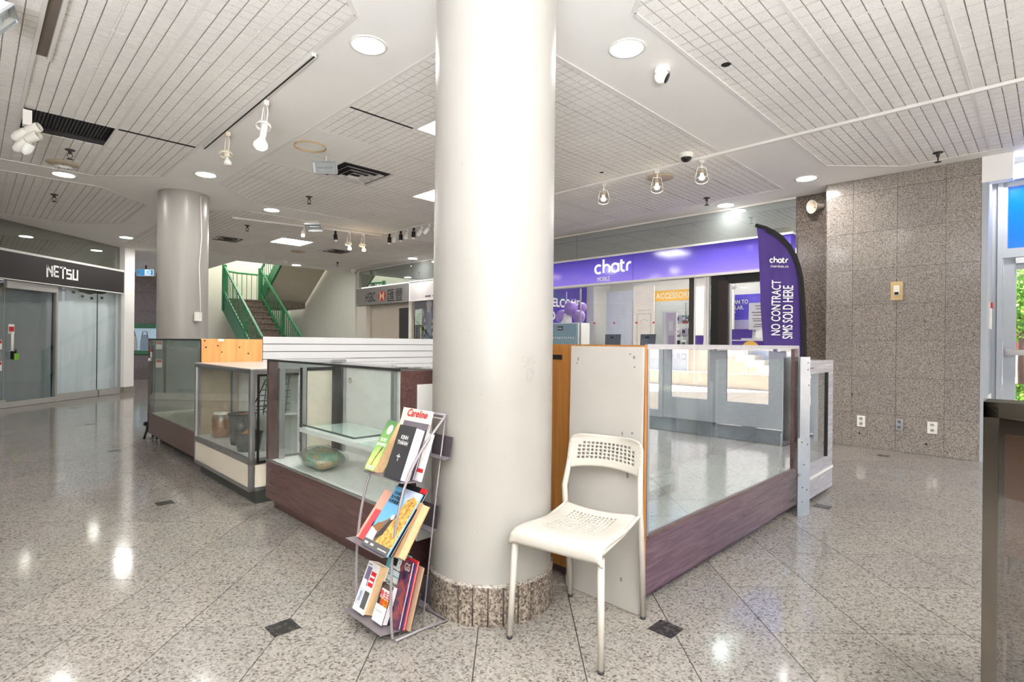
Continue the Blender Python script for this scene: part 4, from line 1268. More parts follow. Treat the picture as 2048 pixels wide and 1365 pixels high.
# ---------------- white sign, dress shop, bank
ws = thing('shop_sign', 'blank pale fascia sign beside the grey bank sign', 'sign', (SQ, 10, 2.2))
mb = MB(); mb.box(SQ - .10, SQ + .03, 8.55, 11.40, 2.20, 2.70); obj('fascia', mb, plain('pale_fascia', (226, 220, 218), .4), ws)
mb = MB(); mb.box(SQ - .11, SQ - .09, 8.55, 11.40, 2.20, 2.22); mb.box(SQ - .11, SQ - .09, 8.55, 11.40, 2.68, 2.70); mb.box(SQ - .11, SQ - .09, 11.36, 11.40, 2.2, 2.7); obj('border', mb, M['white'], ws)
mb = MB(); mb.box(SQ - .103, SQ - .1005, 10.5, 10.72, 2.285, 2.31); mb.box(SQ - .103, SQ - .1005, 10.2, 10.42, 2.285, 2.31); obj('small_print', mb, M['ink'], ws)
mb = MB(); mb.box(7.89, 9.0, 11.37, 11.43, 0, 2.3); mb.box(9.0, 9.1, 8.9, 11.43, 0, 2.3); struct('wall_dress_shop', mb, M['blackmatt'])
mb = MB(); mb.box(SQ - .004, SQ + .004, 8.9, 11.38, .1, 2.2); struct('window_11', mb, M['doorglass'])
mb = MB(); mb.box(SQ - .03, SQ + .03, 11.36, 11.46, 0, 2.2); struct('trim_13', mb, M['green'] if False else M['bone'])


def dress(label, q, p, mat, w, z0, z1):
    d = thing('dress', label, 'dress', (q, p, z0))
    mb = MB()
    n = 20; prof = [(w * .42, z1), (w * .5, z1 - .12), (w * .36, z1 - .38), (w * .5, z1 - .6), (w * .75, z0 + .2), (w * .85, z0)]
    vs = []
    for r, z in prof:
        for k in range(n):
            a = k * 2 * PI / n; rr = r * (1 + .12 * math.cos(a * 7) * (z1 - z) / (z1 - z0))
            vs.append((q + rr * math.cos(a) * .6, p + rr * math.sin(a), z))
    fs = [(i * n + k, i * n + (k + 1) % n, (i + 1) * n + (k + 1) % n, (i + 1) * n + k) for i in range(5) for k in range(n)]
    mb.add(vs, fs, 0, True); obj('gown', mb, mat, d)
    mb = MB(); mb.lathe([(.04, z1 - .02), (.035, z1 + .08), (.05, z1 + .1), (.075, z1 + .2), (.05, z1 + .3), (.001, z1 + .32)], (q, p, 0), (0, 0, 1), 12); mb.tube([(q, p, .0), (q, p, z0 + .1)], .02, 8); obj('stand', mb, M['bone'], d)


dress('olive green gown on a stand at the edge of the dress shop window', 7.99, 11.22, plain('olive_satin', (150, 166, 96), .4, vary=.1), .10, .6, 1.72)
dress('blue grey gown on a stand in the dress shop window', 8.16, 11.12, plain('slate_satin', (92, 112, 126), .35, vary=.12), .19, .5, 1.95)
nt = thing('paper_notice', 'pale green notice sheet hanging in the dress shop window', 'notice', (SQ + .02, 11.1, 1.75))
mb = MB(); mb.box(SQ + .012, SQ + .016, 11.02, 11.30, 1.62, 2.0); obj('sheet', mb, plain('pale_green_paper', (206, 222, 200), .6), nt)
mb = MB()
for k in range(6): mb.box(SQ + .009, SQ + .012, 11.06, 11.26 - .02 * (k % 3), 1.66 + k * .045, 1.67 + k * .045)
obj('print_lines', mb, M['green'], nt)
nt = thing('paper_notice', 'blue photo poster on the dark wall of the dress shop', 'notice', (8.33, 11.36, 1.9))
mb = MB(); mb.box(8.27, 8.40, 11.355, 11.368, 1.85, 2.2); obj('sheet', mb, plain('ice_blue_paper', (196, 214, 228), .6), nt)
mb = MB(); mb.box(8.285, 8.385, 11.35, 11.356, 1.88, 2.17); obj('photo', mb, plain('blue_photo', (96, 126, 168), .5, vary=.3, scale=20), nt)
jw = thing('necklace_display', 'dark wall hung with white pendants in the dress shop', 'display', (8.35, 11.36, 1.0))
rnd = random.Random(3)
for r_ in range(5):
    for c_ in range(8):
        p, z = 8.20 + c_ * .05 + rnd.uniform(-.01, .01), 1.74 - r_ * .16 + rnd.uniform(-.02, .02)
        mb = MB(); mb.lathe([(.001, -.06), (.012 + rnd.random() * .01, -.02), (.012, .02), (.005, .06)], (p, 11.355, z), (0, 0, 1), 8); obj('pendant', mb, M['whiteplastic'], jw)
hs = thing('bank_sign', 'grey bank fascia sign with red hexagon logo and Chinese characters', 'sign', (SQ, 12.8, 2.2))
mb = MB(); mb.box(SQ - .10, SQ + .20, 11.47, 14.0, 2.20, 2.67); fa = obj('fascia', mb, plain('bank_grey', (146, 142, 140), .35, metal=.3), hs)
mb = MB(); mb.box(SQ - .06, SQ + .1, 11.40, 11.47, 0, 2.72); obj('end_cap', mb, M['white'], hs)
mb = MB(); mb.text('HSBC', .36, (SQ - .101, 13.52, 2.285), (0, -1, 0), bold=.0, sx=.60); obj('lettering', mb, M['ink'], fa)
mb = MB(); mb.text('匯豐', .36, (SQ - .101, 12.42, 2.27), (0, -1, 0), sx=1.05); obj('chinese_lettering', mb, M['ink'], fa)
fh = lambda a, b: (SQ - .1015, 12.66 - a, 2.41 + b)
mb = MB()
mb.prism([(-.20, 0), (-.10, .13), (.10, .13), (.20, 0), (.10, -.13), (-.10, -.13)], fh, (-.003, 0, 0)); obj('red_hexagon', mb, plain('bank_red', (214, 72, 52), .4), fa)
mb = MB()
f2 = lambda a, b: (SQ - .1055, 12.66 - a, 2.41 + b)
mb.prism([(-.10, .13), (0, 0), (-.10, -.13)], f2, (-.001, 0, 0)); mb.prism([(.10, .13), (.10, -.13), (0, 0)], f2, (-.001, 0, 0)); obj('logo_white', mb, plain('logo_cream', (250, 226, 190), .5), fa)
mb = MB(); mb.box(SQ + .10, SQ + .25, 11.45, 13.58, 0, 2.25); struct('wall_bank', mb, M['bone'])
mb = MB(); mb.box(SQ - .05, SQ + .25, 13.56, 14.07, 0, 2.20); struct('trim_14', mb, M['wallpaint'])
mb = MB(); mb.box(SQ + .07, SQ + .11, 11.50, 12.08, 0, 2.07)
dk = struct('door_4', mb, M['charcoal'])
mb = MB(); mb.box(SQ + .05, SQ + .12, 12.08, 12.12, 0, 2.10); mb.box(SQ + .05, SQ + .12, 11.48, 12.12, 2.07, 2.11); obj('door_frame', mb, M['bone'], dk)

# ================================================================ DISPLAY CASES
# ---- right-hand tall case: front plane p = 1.315, q 2.18..4.25
rc = thing('display_case', 'tall glass display case with mahogany plinth, right of the white chair', 'display case', (3.2, 1.6, 0))
F0, F1, Q0, Q1 = 1.315, 1.95, 2.19, 4.25
mb = MB(); mb.box(Q0 + .01, Q1, F0 + .05, F1 - .02, 0, .06); obj('kick', mb, M['mahogany_q'], rc)
mb = MB(); mb.box(Q0, Q1 + .02, F0, F0 + .02, .05, .318); obj('front_board', mb, M['mahogany_q'], rc)
mb = MB(); mb.box(Q0, Q1, F0 + .02, F1, .29, .312); obj('deck', mb, M['white'], rc)
mb = MB(); mb.box(Q0 + .03, Q1, F0 + .008, F0 + .014, .318, 1.185); obj('front_glass', mb, M['mirrorglass'], rc)
mb = MB(); mb.box(Q0 + .02, Q1, F0 + .01, F1, 1.188, 1.196); obj('top_glass', mb, M['shelfglass'], rc)
mb = MB(); mb.box(Q0, Q1 + .02, F0 - .002, F0 + .012, 1.176, 1.20); mb.box(Q0 + .004, Q0 + .022, F0 - .002, F0 + .012, .318, 1.19); mb.box(Q1 + .002, Q1 + .016, F0 - .004, F0 + .016, .05, 1.20); obj('edge_trim', mb, M['chrome'], rc)
mb = MB(); mb.box(Q0 + .02, Q1 - .05, F0 - .003, F0 + .012, .308, .322); obj('sill', mb, M['walnut'], rc)
mb = MB(); mb.box(Q1 - .085, Q1 + .002, F0 - .004, F0 + .07, .322, 1.178); obj('post', mb, M['mahogany'], rc)
mb = MB(); mb.box(Q0 - .022, Q0, F0 - .002, F1, .05, 1.195); obj('end_panel', mb, M['endwood'], rc)
mb = MB(); mb.box(Q0 - .024, Q0 - .021, 1.80, 1.905, 1.115, 1.140); obj('slot', mb, M['blackmatt'], rc)
mb = MB(); mb.box(Q0 - .0225, Q1, F1, F1 + .02, .05, .9)
obj('back_panel', mb, M['greyboard'], rc)
mb = MB(); mb.box(Q0 + .02, 3.0, F0 + .28, F0 + .286, .318, 1.12); obj('inner_glass', mb, M['sideglass'], rc)
mb = MB(); mb.box(2.42, 2.45, F0 + .29, F0 + .31, .318, 1.15); mb.box(2.97, 3.0, F0 + .27, F0 + .30, .318, 1.12); obj('shelf_standard', mb, M['chrome'], rc)
mb = MB(); mb.box(2.3, 3.0, F0 + .30, F1 - .02, .74, .748); obj('shelf', mb, M['shelfglass'], rc)
mb = MB(); mb.box(Q0 + .02, 3.02, F0 + .30, F0 + .315, .318, .36); obj('inner_rail', mb, M['walnut'], rc)
mb = MB(); mb.box(Q1 - .3, Q1 - .15, F1 - .04, F1 - .02, .312, 1.18); mb.box(3.1, 3.14, F1 - .04, F1 - .02, .312, 1.18); obj('back_post', mb, M['chrome'], rc)

# metal bracket plates at the far end of the case
bk = thing('metal_bracket', 'two overlapping galvanised plates screwed at the far end of the tall case', 'bracket', (4.2, 1.27, 0))
mb = MB(); mb.obox((4.11, 1.264, 0), (.125, -.040, 0), (.0015, .005, 0), (0, 0, .55)); obj('lower_plate', mb, M['steel'], bk)
mb = MB(); mb.obox((4.14, 1.262, .5), (.100, -.032, 0), (.0015, .005, 0), (0, 0, .62)); mb.box(4.236, 4.240, 1.24, 1.31, .5, 1.12); obj('upper_plate', mb, M['steel'], bk)
mb = MB()
for q, z, y in ((4.145, .52, 1.26), (4.20, .5, 1.26), (4.17, .36, 1.26), (4.155, .20, 1.26), (4.15, .1, 1.26), (4.20, .18, 1.26), (4.2, 1.03, 1.268), (4.23, 1.04, 1.268), (4.25, 1.04, 1.268), (4.21, .92, 1.268), (4.2, 1.08, 1.268)):
    mb.lathe([(0, 0), (.005, 0), (.004, .002)], (q, 1.264 - (q - 4.11) * .32 - .002, z), (-.3, -1, 0), 8)
obj('screw', mb, M['black'], bk)['kind'] = 'stuff'
mb = MB(); mb.box(4.10, 4.15, 1.255, 1.262, .285, .305); obj('latch', mb, M['chrome'], bk)

# ---- last, lower case on the right with whitewashed frame
lc = thing('display_case', 'lower display case with whitewashed scuffed frame, behind the metal bracket', 'display case', (4.75, 1.6, 0))
mb = MB()
mb.box(4.30, 5.12, 1.31, 1.33, .03, .30); mb.box(4.30, 5.12, 1.31, 1.33, .985, 1.085); mb.box(4.98, 5.12, 1.31, 1.33, .30, .985); mb.box(4.30, 4.36, 1.31, 1.33, .30, .985)
obj('front_frame', mb, M['whitewash'], lc)
mb = MB(); mb.box(5.10, 5.12, 1.33, 1.95, .03, 1.08); mb.box(4.30, 5.12, 1.93, 1.95, .03, 1.08); obj('side_panel', mb, M['whitewash'], lc)
mb = MB(); mb.box(4.36, 4.98, 1.318, 1.324, .30, .985); obj('front_glass', mb, M['mirrorglass'], lc)
mb = MB(); mb.box(4.945, 4.98, 1.308, 1.325, .30, .985); obj('inner_jamb', mb, M['blackmatt'], lc)
mb = MB(); mb.box(4.30, 5.1, 1.33, 1.93, .27, .30); obj('deck', mb, M['white'], lc)
mb = MB(); mb.box(4.30, 5.12, 1.31, 1.95, 1.085, 1.095); obj('top_glass', mb, M['shelfglass'], lc)
mb = MB(); mb.obox((4.30, 1.308, .175), (.82, 0, .01), (0, -.004, 0), (0, 0, .022)); obj('tape_strip', mb, M['whiteplastic'], lc)

# ---- leaning board in front of the end of the tall case
lb = single('leaning_board', 'light grey scuffed board leaning against the end of the tall display case', 'board',
            MB().obox((2.095, 1.292, .002), (0, .408, 0), (.016, 0, 0), (.03, .006, 1.185)), M['greyboard'], (2.095, 1.49, 0))
mb = MB()
rnd = random.Random(5)
for u, v, w, h in ((.33, .50, .012, .03), (.345, .53, .02, .02), (.335, .56, .014, .035), (.35, .58, .018, .02), (.30, .66, .006, .02), (.35, .67, .01, .012), (.19, .58, .008, .006), (.20, .565, .01, .005), (.35, .96, .012, .015), (.33, .975, .01, .008), (.355, .925, .008, .01), (.035, .945, .006, .02), (.03, .93, .004, .012), (.30, .62, .012, .004), (.31, .10, .012, .02)):
    o_ = Vector((2.095 + .03 * v - .0012, 1.292 + .405 - u, .004 + 1.175 * v))
    mb.add([o_, o_ + Vector((0, -w, .002)), o_ + Vector((.026 * h, -w * .8, h)), o_ + Vector((.026 * h, .002, h * .8))], [(0, 1, 2, 3)])
obj('chipped_paint', mb, plain('chip_grey', (128, 122, 116), .8, vary=.1), lb)['kind'] = 'stuff'

# ---- left row: near brown case D
dc = thing('display_case', 'long low glass display case with dark brown plinth, behind the magazine rack', 'display case', (1.85, 3.1, 0))
A, B, Y0, Y1 = 2.28, 3.965, 1.50, 2.08      # p from A to B, q from Y0 to Y1
mb = MB(); mb.box(Y0 + .06, Y1 - .03, A, B, 0, .09); obj('kick', mb, M['mahogany'], dc)
mb = MB(); mb.box(Y0, Y0 + .02, A, B, .085, .352); obj('front_board', mb, M['mahogany'], dc)
mb = MB(); mb.box(Y0 - .004, Y0 + .014, A, B - .0, .347, .356); obj('sill', mb, M['chrome'], dc)
mb = MB(); mb.box(Y0 + .02, Y1, A, B, .33, .35); obj('deck', mb, M['white'], dc)
mb = MB(); mb.box(Y0 + .006, Y0 + .012, A + .02, B - .03, .356, 1.055); obj('front_glass', mb, M['caseglass'], dc)
mb = MB(); mb.box(Y0, Y1, A, B, 1.058, 1.066); obj('top_glass', mb, glassy('milky_top_glass', (253, 254, 253), .06, .4), dc)
mb = MB(); mb.box(Y0, Y0 + .004, A, B, 1.052, 1.066); mb.box(Y0, Y0 + .004, B - .018, B, .356, 1.06); obj('edge_strip', mb, M['charcoal'], dc)
mb = MB(); mb.box(Y0 + .005, Y0 + .07, B - .022, B, .09, 1.058); obj('corner_post', mb, M['mahogany'], dc)
mb = MB(); mb.box(Y0 + .07, Y1, B - .02, B, 1.0, 1.056); mb.box(Y0 + .07, Y0 + .11, B - .05, B - .02, .35, 1.0); mb.box(1.745, 1.775, B - .035, B - .012, .35, 1.0)
obj('far_frame', mb, M['chrome'], dc)
mb = MB(); mb.box(Y0 + .11, 1.745, B - .012, B - .008, .35, 1.0); obj('far_glass', mb, M['caseglass'], dc)
mb = MB(); mb.box(1.775, 1.99, B - .016, B - .008, .35, 1.0); obj('beige_door', mb, M['cream'], dc)
mb = MB(); mb.box(1.735, 1.745, B - .03, B - .012, .35, 1.0); mb.box(1.775, 1.785, B - .024, B - .016, .35, 1.0); mb.box(1.775, 1.99, B - .024, B - .016, .975, 1.0); obj('black_gasket', mb, M['black'], dc)
mb = MB(); mb.box(1.985, Y1, B - .06, B - .008, .35, 1.056); obj('dark_post', mb, M['charcoal'], dc)
mb = MB(); mb.box(Y0 + .004, Y1, A - .018, A, .09, 1.056); obj('near_panel', mb, M['mahogany'], dc)
mb = MB(); mb.box(Y0 + .09, Y1, A - .030, A - .020, .2, .985); obj('white_cover', mb, M['white'], dc)
mb = MB(); mb.box(Y1 - .02, Y1, A, B - .06, .35, 1.04); obj('white_door', mb, M['white'], dc)
mb = MB(); mb.box(Y1 - .045, Y1 - .022, 3.16, 3.20, .35, 1.04); mb.box(Y1 - .045, Y1 - .022, B - .10, B - .06, .35, 1.04); mb.box(Y1 - .04, Y1 - .022, A, B - .06, 1.0, 1.03); obj('door_frame', mb, M['chrome'], dc)
mb = MB(); mb.lathe([(0, 0), (.022, 0), (.02, .006)], (Y1 - .02, 3.80, .90), (-1, 0, 0), 14); obj('finger_hole', mb, M['bone'], dc)
mb = MB(); mb.box(Y0 + .08, Y0 + .44, A + .02, 3.60, .585, .612); obj('shelf', mb, M['white'], dc)
mb = MB(); mb.box(Y0 + .10, Y0 + .40, 2.90, 3.64, .625, .633); mb.box(Y0 + .06, Y0 + .3, A + .05, 2.80, .618, .624); obj('shelf_glass', mb, M['shelfglass'], dc)
mb = MB()
for a, b in (((Y0 + .10, 2.90), (Y0 + .40, 2.90)), ((Y0 + .10, 2.90), (Y0 + .10, 3.64))): mb.bar((a[0], a[1], .629), (b[0], b[1], .629), .008, .010)
obj('glass_edge', mb, plain('green_glass_edge', (70, 90, 86), .2), dc)
# bag of driftwood
bg = thing('wrapped_bundle', 'clear plastic bag with a flat green and tan bundle on the case floor', 'bundle', (1.665, 3.455, .35))
mb = MB()
n1, n2 = 18, 10; vs = []
for i in range(n2 + 1):
    th = PI * i / n2
    for k in range(n1):
        a = k * 2 * PI / n1
        rr = 1 + .10 * math.sin(3 * a + 2 * th) + .06 * math.sin(7 * a)
        vs.append((1.665 + .12 * math.sin(th) * math.cos(a) * rr, 3.455 + .185 * math.sin(th) * math.sin(a) * rr, .352 + .065 - .065 * math.cos(th) * (1 + .12 * math.sin(5 * a))))
fs = [(i * n1 + k, i * n1 + (k + 1) % n1, (i + 1) * n1 + (k + 1) % n1, (i + 1) * n1 + k) for i in range(n2) for k in range(n1)]
mb.add(vs, fs, 0, True)
t = NT('green_tan_bundle'); f_ = t.noise(t.pos((1, 1, 1)), 12, 5, .7, .6)
t.set(color=t.ramp(f_, [(.36, srgb(158, 190, 168)), (.5, srgb(120, 150, 128)), (.56, srgb(196, 160, 110)), (.7, srgb(150, 120, 84))]), rough=.25, spec=.7); t.bump(t.noise(t.pos(), 40, 3), .6, .01)
obj('bundle', mb, t.m, bg)
mb = MB(); mb.add([(1.665 + (v[0] - 1.665) * 1.12, 3.455 + (v[1] - 3.455) * 1.15, .352 + (v[2] - .352) * 1.1) for v in vs], fs, 0, True)
obj('plastic_wrap', mb, glassy('cling_wrap', (240, 244, 242), .05, .8, .12), bg)

# ---- case C, aluminium framed with cream board and contents
ca = thing('display_case', 'aluminium framed display case with cream base board, wedged between the brown cases', 'display case', (1.85, 4.8, 0))
A, B, Y0, Y1 = 4.11, 5.485, 1.44, 2.02
mb = MB(); mb.box(Y0 + .05, Y1, A + .02, B - .02, 0, .10); obj('kick', mb, M['kick'], ca)
mb = MB(); mb.box(Y0 + .006, Y1 - .006, A + .006, B - .006, .115, .30); obj('base_board', mb, M['cream'], ca)
mb = MB()
for z0, z1 in ((.095, .125), (.29, .335), (.955, .985)):
    mb.box(Y0, Y0 + .02, A, B, z0, z1); mb.box(Y0 + .02, Y1, A, A + .02, z0, z1); mb.box(Y0 + .02, Y1, B - .02, B, z0, z1)
for y in (A, B - .035): mb.box(Y0, Y0 + .035, y, y + .035, .095, .985); mb.box(Y1 - .035, Y1, y, y + .035, .095, .985)
obj('frame', mb, M['chrome'], ca)
mb = MB(); mb.box(Y0 + .008, Y0 + .014, A + .035, B - .035, .335, .955); obj('front_glass', mb, M['caseglass'], ca)
mb = MB(); mb.box(Y0 + .05, Y0 + .30, A + .006, A + .012, .335, .955); obj('side_glass', mb, M['caseglass'], ca)
mb = MB(); mb.box(Y0 + .045, Y0 + .06, A - .012, A - .002, .30, .95); mb.box(Y0 + .045, Y0 + .35, A - .012, A - .002, .30, .315); mb.box(Y0 + .045, Y0 + .35, A - .012, A - .002, .935, .95); obj('side_gasket', mb, M['black'], ca)
mb = MB(); mb.box(Y0, Y1, A, B, .985, .993); obj('top', mb, plain('pinkish_laminate_top', (214, 204, 196), .25, vary=.02), ca)
mb = MB(); mb.box(Y0 + .02, 1.74, B - .016, B - .010, .335, .955); obj('end_board', mb, plain('tan_back_board', (188, 168, 142), .5, vary=.05), ca)
mb = MB(); mb.box(1.80, 1.81, A + .03, B - .03, .335, .955); obj('white_back', mb, M['white'], ca)
mb = MB(); mb.box(1.745, 1.785, B - .05, B - .012, .335, .955); obj('back_post', mb, M['chrome'], ca)
mb = MB(); mb.box(Y0 + .02, Y1 - .02, A + .02, B - .02, .325, .336); obj('deck', mb, M['white'], ca)
mb = MB(); mb.box(1.62, 1.795, A + .03, 4.6, .63, .64); obj('shelf', mb, M['white'], ca)
jarm = glassy('plastic_jar', (236, 226, 206), .08, 1.0, .05)
contents = plain('amber_dried_goods', (176, 118, 66), .7, vary=.45, scale=45)
for q, p, r, h, lab in ((1.60, 5.25, .085, .20, 'clear jar of amber dried goods in the cream-based case, far end'), (1.68, 5.04, .075, .19, 'clear jar of amber dried goods in the cream-based case, behind the black basket')):
    j = thing('jar', lab, 'jar', (q, p, .336), group='jars in the cream-based case')
    mb = MB(); mb.lathe([(.001, 0), (r, 0), (r, h * .85), (r * .8, h)], (q, p, .337), (0, 0, 1), 18); obj('glass', mb, jarm, j)
    mb = MB(); mb.lathe([(.001, .005), (r * .93, .005), (r * .93, h * .7), (r * .5, h * .78), (.001, h * .72)], (q, p, .337), (0, 0, 1), 16); obj('contents', mb, contents, j)
    mb = MB(); mb.lathe([(r * .82, h), (r * .82, h + .02), (.001, h + .02)], (q, p, .337), (0, 0, 1), 16); obj('lid', mb, M['whiteplastic'], j)
darkm = plain('smoky_container', (76, 78, 74), .25, vary=.25, scale=30)


def basket(label, q, p, r, h, mat):
    b = thing('basket', label, 'container', (q, p, .336))
    mb = MB(); mb.lathe([(.001, 0), (r * .8, 0), (r, h), (r * .94, h), (r * .75, .02), (.001, .02)], (q, p, .337), (0, 0, 1), 18); obj('bowl', mb, mat, b)
    mb = MB(); mb.tube([(q + r * math.cos(a * PI / 8), p + r * math.sin(a * PI / 8), .337 + h) for a in range(16)], .006, 6, closed=True); obj('rim', mb, M['charcoal'], b)
    mb = MB()
    rn = random.Random(int(p * 100))
    for k in range(12):
        a, s = rn.uniform(0, 6.28), rn.uniform(0, r * .6)
        x, y = q + s * math.cos(a), p + s * math.sin(a)
        mb.lathe([(.001, -.03), (.03, 0), (.02, .03), (.001, .04)], (x, y, .337 + h * .8 + rn.uniform(-.02, .03)), (rn.gauss(0, 1), rn.gauss(0, 1), 1), 7)
    obj('dried_goods', mb, contents, b)


basket('tall dark smoky container in the cream-based case', 1.61, 4.78, .105, .25, darkm)
basket('low dark container beside the tall one in the cream-based case', 1.55, 4.45, .10, .14, darkm)
# black wire racks standing inside
wr = thing('wire_rack', 'folded black wire racks standing in the cream-based case', 'rack', (1.68, 4.32, .34))
mb = MB()
for k in range(7):
    mb.tube([(1.57 + k * .028, 4.22, .64), (1.60 + k * .028, 4.22, .93)], .004, 5)
for k in range(6):
    mb.tube([(1.57 + .01 * k, 4.22, .66 + k * .05), (1.77 + .002 * k, 4.22, .66 + k * .05)], .004, 5)
mb.tube([(1.58, 4.48, .645), (1.60, 4.25, .90), (1.70, 4.25, .90), (1.68, 4.48, .645)], .005, 5, closed=True)
for k in range(5): mb.tube([(1.58 + k * .006, 4.42 - k * .035, .68 + k * .045), (1.68 + k * .006, 4.42 - k * .035, .68 + k * .045)], .004, 5)
obj('wire', mb, M['black'], wr)

# ---- far left case A with plywood end
aa = thing('display_case', 'tall glass display case with dull brown plinth at the far end of the row', 'display case', (1.9, 6.5, 0))
A, B, Y0, Y1 = 5.505, 7.55, 1.49, 2.03
mb = MB(); mb.box(Y0 + .10, Y1, A + .03, B - .12, 0, .11); obj('kick', mb, M['charcoal'], aa)
mb = MB(); mb.box(Y0, Y0 + .02, A, B, .10, .335); obj('front_board', mb, M['walnut'], aa)
mb = MB(); mb.box(Y0 + .02, Y1, A + .02, B, .31, .332); obj('deck', mb, M['cream'], aa)
mb = MB(); mb.box(Y0 + .006, Y0 + .012, A + .01, B - .03, .336, 1.195); obj('front_glass', mb, glassy('greenish_case_glass', (232, 240, 235), .12, 1.0, 0, .15), aa)
mb = MB(); mb.box(Y0, Y1, A, B, 1.20, 1.21); obj('top', mb, glassy('white_top_glass', (250, 252, 250), .06, .4), aa)
mb = MB(); mb.box(Y0, Y0 + .06, B - .05, B, .10, 1.20); obj('corner_post', mb, M['mahogany'], aa)
mb = MB(); mb.box(Y0 + .002, Y1, A - .016, A, .10, 1.208); obj('plywood_end', mb, M['plywood'], aa)
mb = MB(); mb.box(Y0, Y0 + .004, A - .016, A + .008, .33, 1.2); mb.box(Y0 - .002, Y0 + .01, A, B, 1.19, 1.205); obj('edge_strip', mb, M['charcoal'], aa)
mb = MB()
for q, z in ((1.52, 1.19), (1.63, 1.145), (1.82, 1.13), (1.665, 1.085), (1.90, 1.07), (1.53, 1.13)): mb.lathe([(0, 0), (.008, 0), (.007, .002)], (q, A - .016, z), (0, -1, 0), 8)
obj('screw_hole', mb, M['charcoal'], aa)
mb = MB(); mb.box(1.63, 1.68, A - .0185, A - .016, 1.185, 1.208); obj('label_scrap', mb, M['whiteplastic'], aa)
mb = MB(); mb.box(Y1 - .02, Y1, A, B, .33, 1.2); obj('back_panel', mb, plain('grey_green_back', (222, 225, 218), .5), aa)
mb = MB(); mb.box(Y0 + .03, Y1 - .02, A + .03, B - .05, 1.12, 1.19); obj('light_box', mb, M['white'], aa)
mb = MB(); mb.box(Y0 + .2, Y1 - .03, A + .5, B - .4, .60, .62); obj('shelf', mb, M['white'], aa)
mb = MB(); mb.box(Y0 + .004, Y0 + .005, B - .17, B - .08, .99, 1.05); mb.box(Y0 + .003, Y0 + .004, B - .17, B - .08, 1.05, 1.08, 1); mb.lathe([(0, 0), (.02, 0), (.018, .015)], (Y0 + .004, B - .075, .96), (-1, 0, 0), 10); obj('price_sticker', mb, [M['whiteplastic'], M['red']], aa)
# slatwall partition behind the cases
sl = thing('slatwall_partition', 'white slatwall panel standing behind the low display case', 'slatwall', (3.1, 5.5, 0))
mb = MB(); mb.box(2.035, 4.6, 5.50, 5.52, .02, 1.238); obj('backing', mb, M['charcoal'], sl)
k = 0; z = 1.236
while z > .1:
    mb = MB(); mb.box(2.035, 4.6, 5.485, 5.503, z - .069, z); obj('slat', mb, M['slatwhite'], sl); z -= .076
# black stool past the far case
sb = thing('low_stool', 'small black low stool past the far end of the brown case', 'stool', (1.60, 7.72, 0))
mb = MB(); mb.lathe([(.001, .15), (.10, .15), (.12, .17), (.11, .20), (.001, .215)], (1.60, 7.72, 0), (0, 0, 1), 18); obj('seat', mb, M['black'], sb)
for a in range(4): mb = MB(); mb.tube([(1.60 + .07 * math.cos(a * PI / 2), 7.72 + .07 * math.sin(a * PI / 2), .16), (1.60 + .11 * math.cos(a * PI / 2), 7.72 + .11 * math.sin(a * PI / 2), 0)], .013, 8); obj('leg', mb, M['black'], sb)

# ---- near case at the right edge
nc = thing('display_case', 'smoked glass display case with chrome frame at the near right edge', 'display case', (1.7, -.3, 0))
A, B, Y0, Y1 = -1.30, .115, 1.655, 2.42
mb = MB()
mb.box(Y0, Y0 + .03, B - .026, B, 0.0, 1.075); mb.box(Y0, Y0 + .03, A, A + .036, 0, 1.075); mb.box(Y1 - .03, Y1, B - .036, B, 0, 1.075)
mb.box(Y0, Y0 + .03, A, B, 1.04, 1.075); mb.box(Y0, Y0 + .03, A, B, 0.02, .06); mb.box(Y0 + .03, Y1, B - .03, B, 1.045, 1.075)
obj('frame', mb, plain('worn_chrome', (112, 106, 98), .12, metal=.95, vary=.12, scale=5), nc)
mb = MB(); mb.box(Y0 + .032, Y0 + .05, B - .036, B - .024, .06, 1.04); mb.box(Y0 + .032, Y0 + .05, A, B - .036, 1.0, 1.04); obj('inner_frame', mb, plain('dark_bronze', (74, 62, 58), .3, metal=.5), nc)
mb = MB(); mb.box(Y0 + .012, Y0 + .018, A + .036, B - .026, .06, 1.04); obj('front_glass', mb, M['smokedglass'], nc)
mb = MB(); mb.box(Y0, Y1, A, B, 1.075, 1.083); obj('top_glass', mb, glassy('pale_top_glass', (230, 234, 232), .30, 1.0), nc)
mb = MB(); mb.box(Y0 + .10, Y0 + .12, A + .1, B - .034, .70, .99); obj('hanging_board', mb, plain('caramel_board', (150, 104, 48), .4, vary=.08), nc)
mb = MB(); mb.box(Y1 - .02, Y1, A, B, .06, 1.04); mb.box(Y0 + .05, Y1, B - .012, B - .006, .06, 1.04); obj('dark_back', mb, plain('dark_back_board', (112, 86, 62), .5, vary=.1), nc)
mb = MB(); mb.box(Y0 + .03, Y1, A, B - .03, .02, .05); obj('deck', mb, plain('stone_deck', (140, 112, 84), .5, vary=.2, scale=70), nc)
fs_ = thing('folded_stool', 'folded wooden stool with black legs inside the smoked glass case', 'stool', (1.90, -.05, .05))
mb = MB(); mb.bar((1.88, .085, .48), (1.90, .045, .70), .03, .03); mb.bar((1.90, .02, .60), (1.88, .085, .15), .025, .02, mi=1); mb.bar((1.95, -.04, .72), (1.9, .06, .24), .025, .02, mi=1)
mb.bar((1.89, .08, .20), (1.9, -.2, .22), .02, .02, mi=1); obj('legs', mb, [M['walnut'], M['black']], fs_)

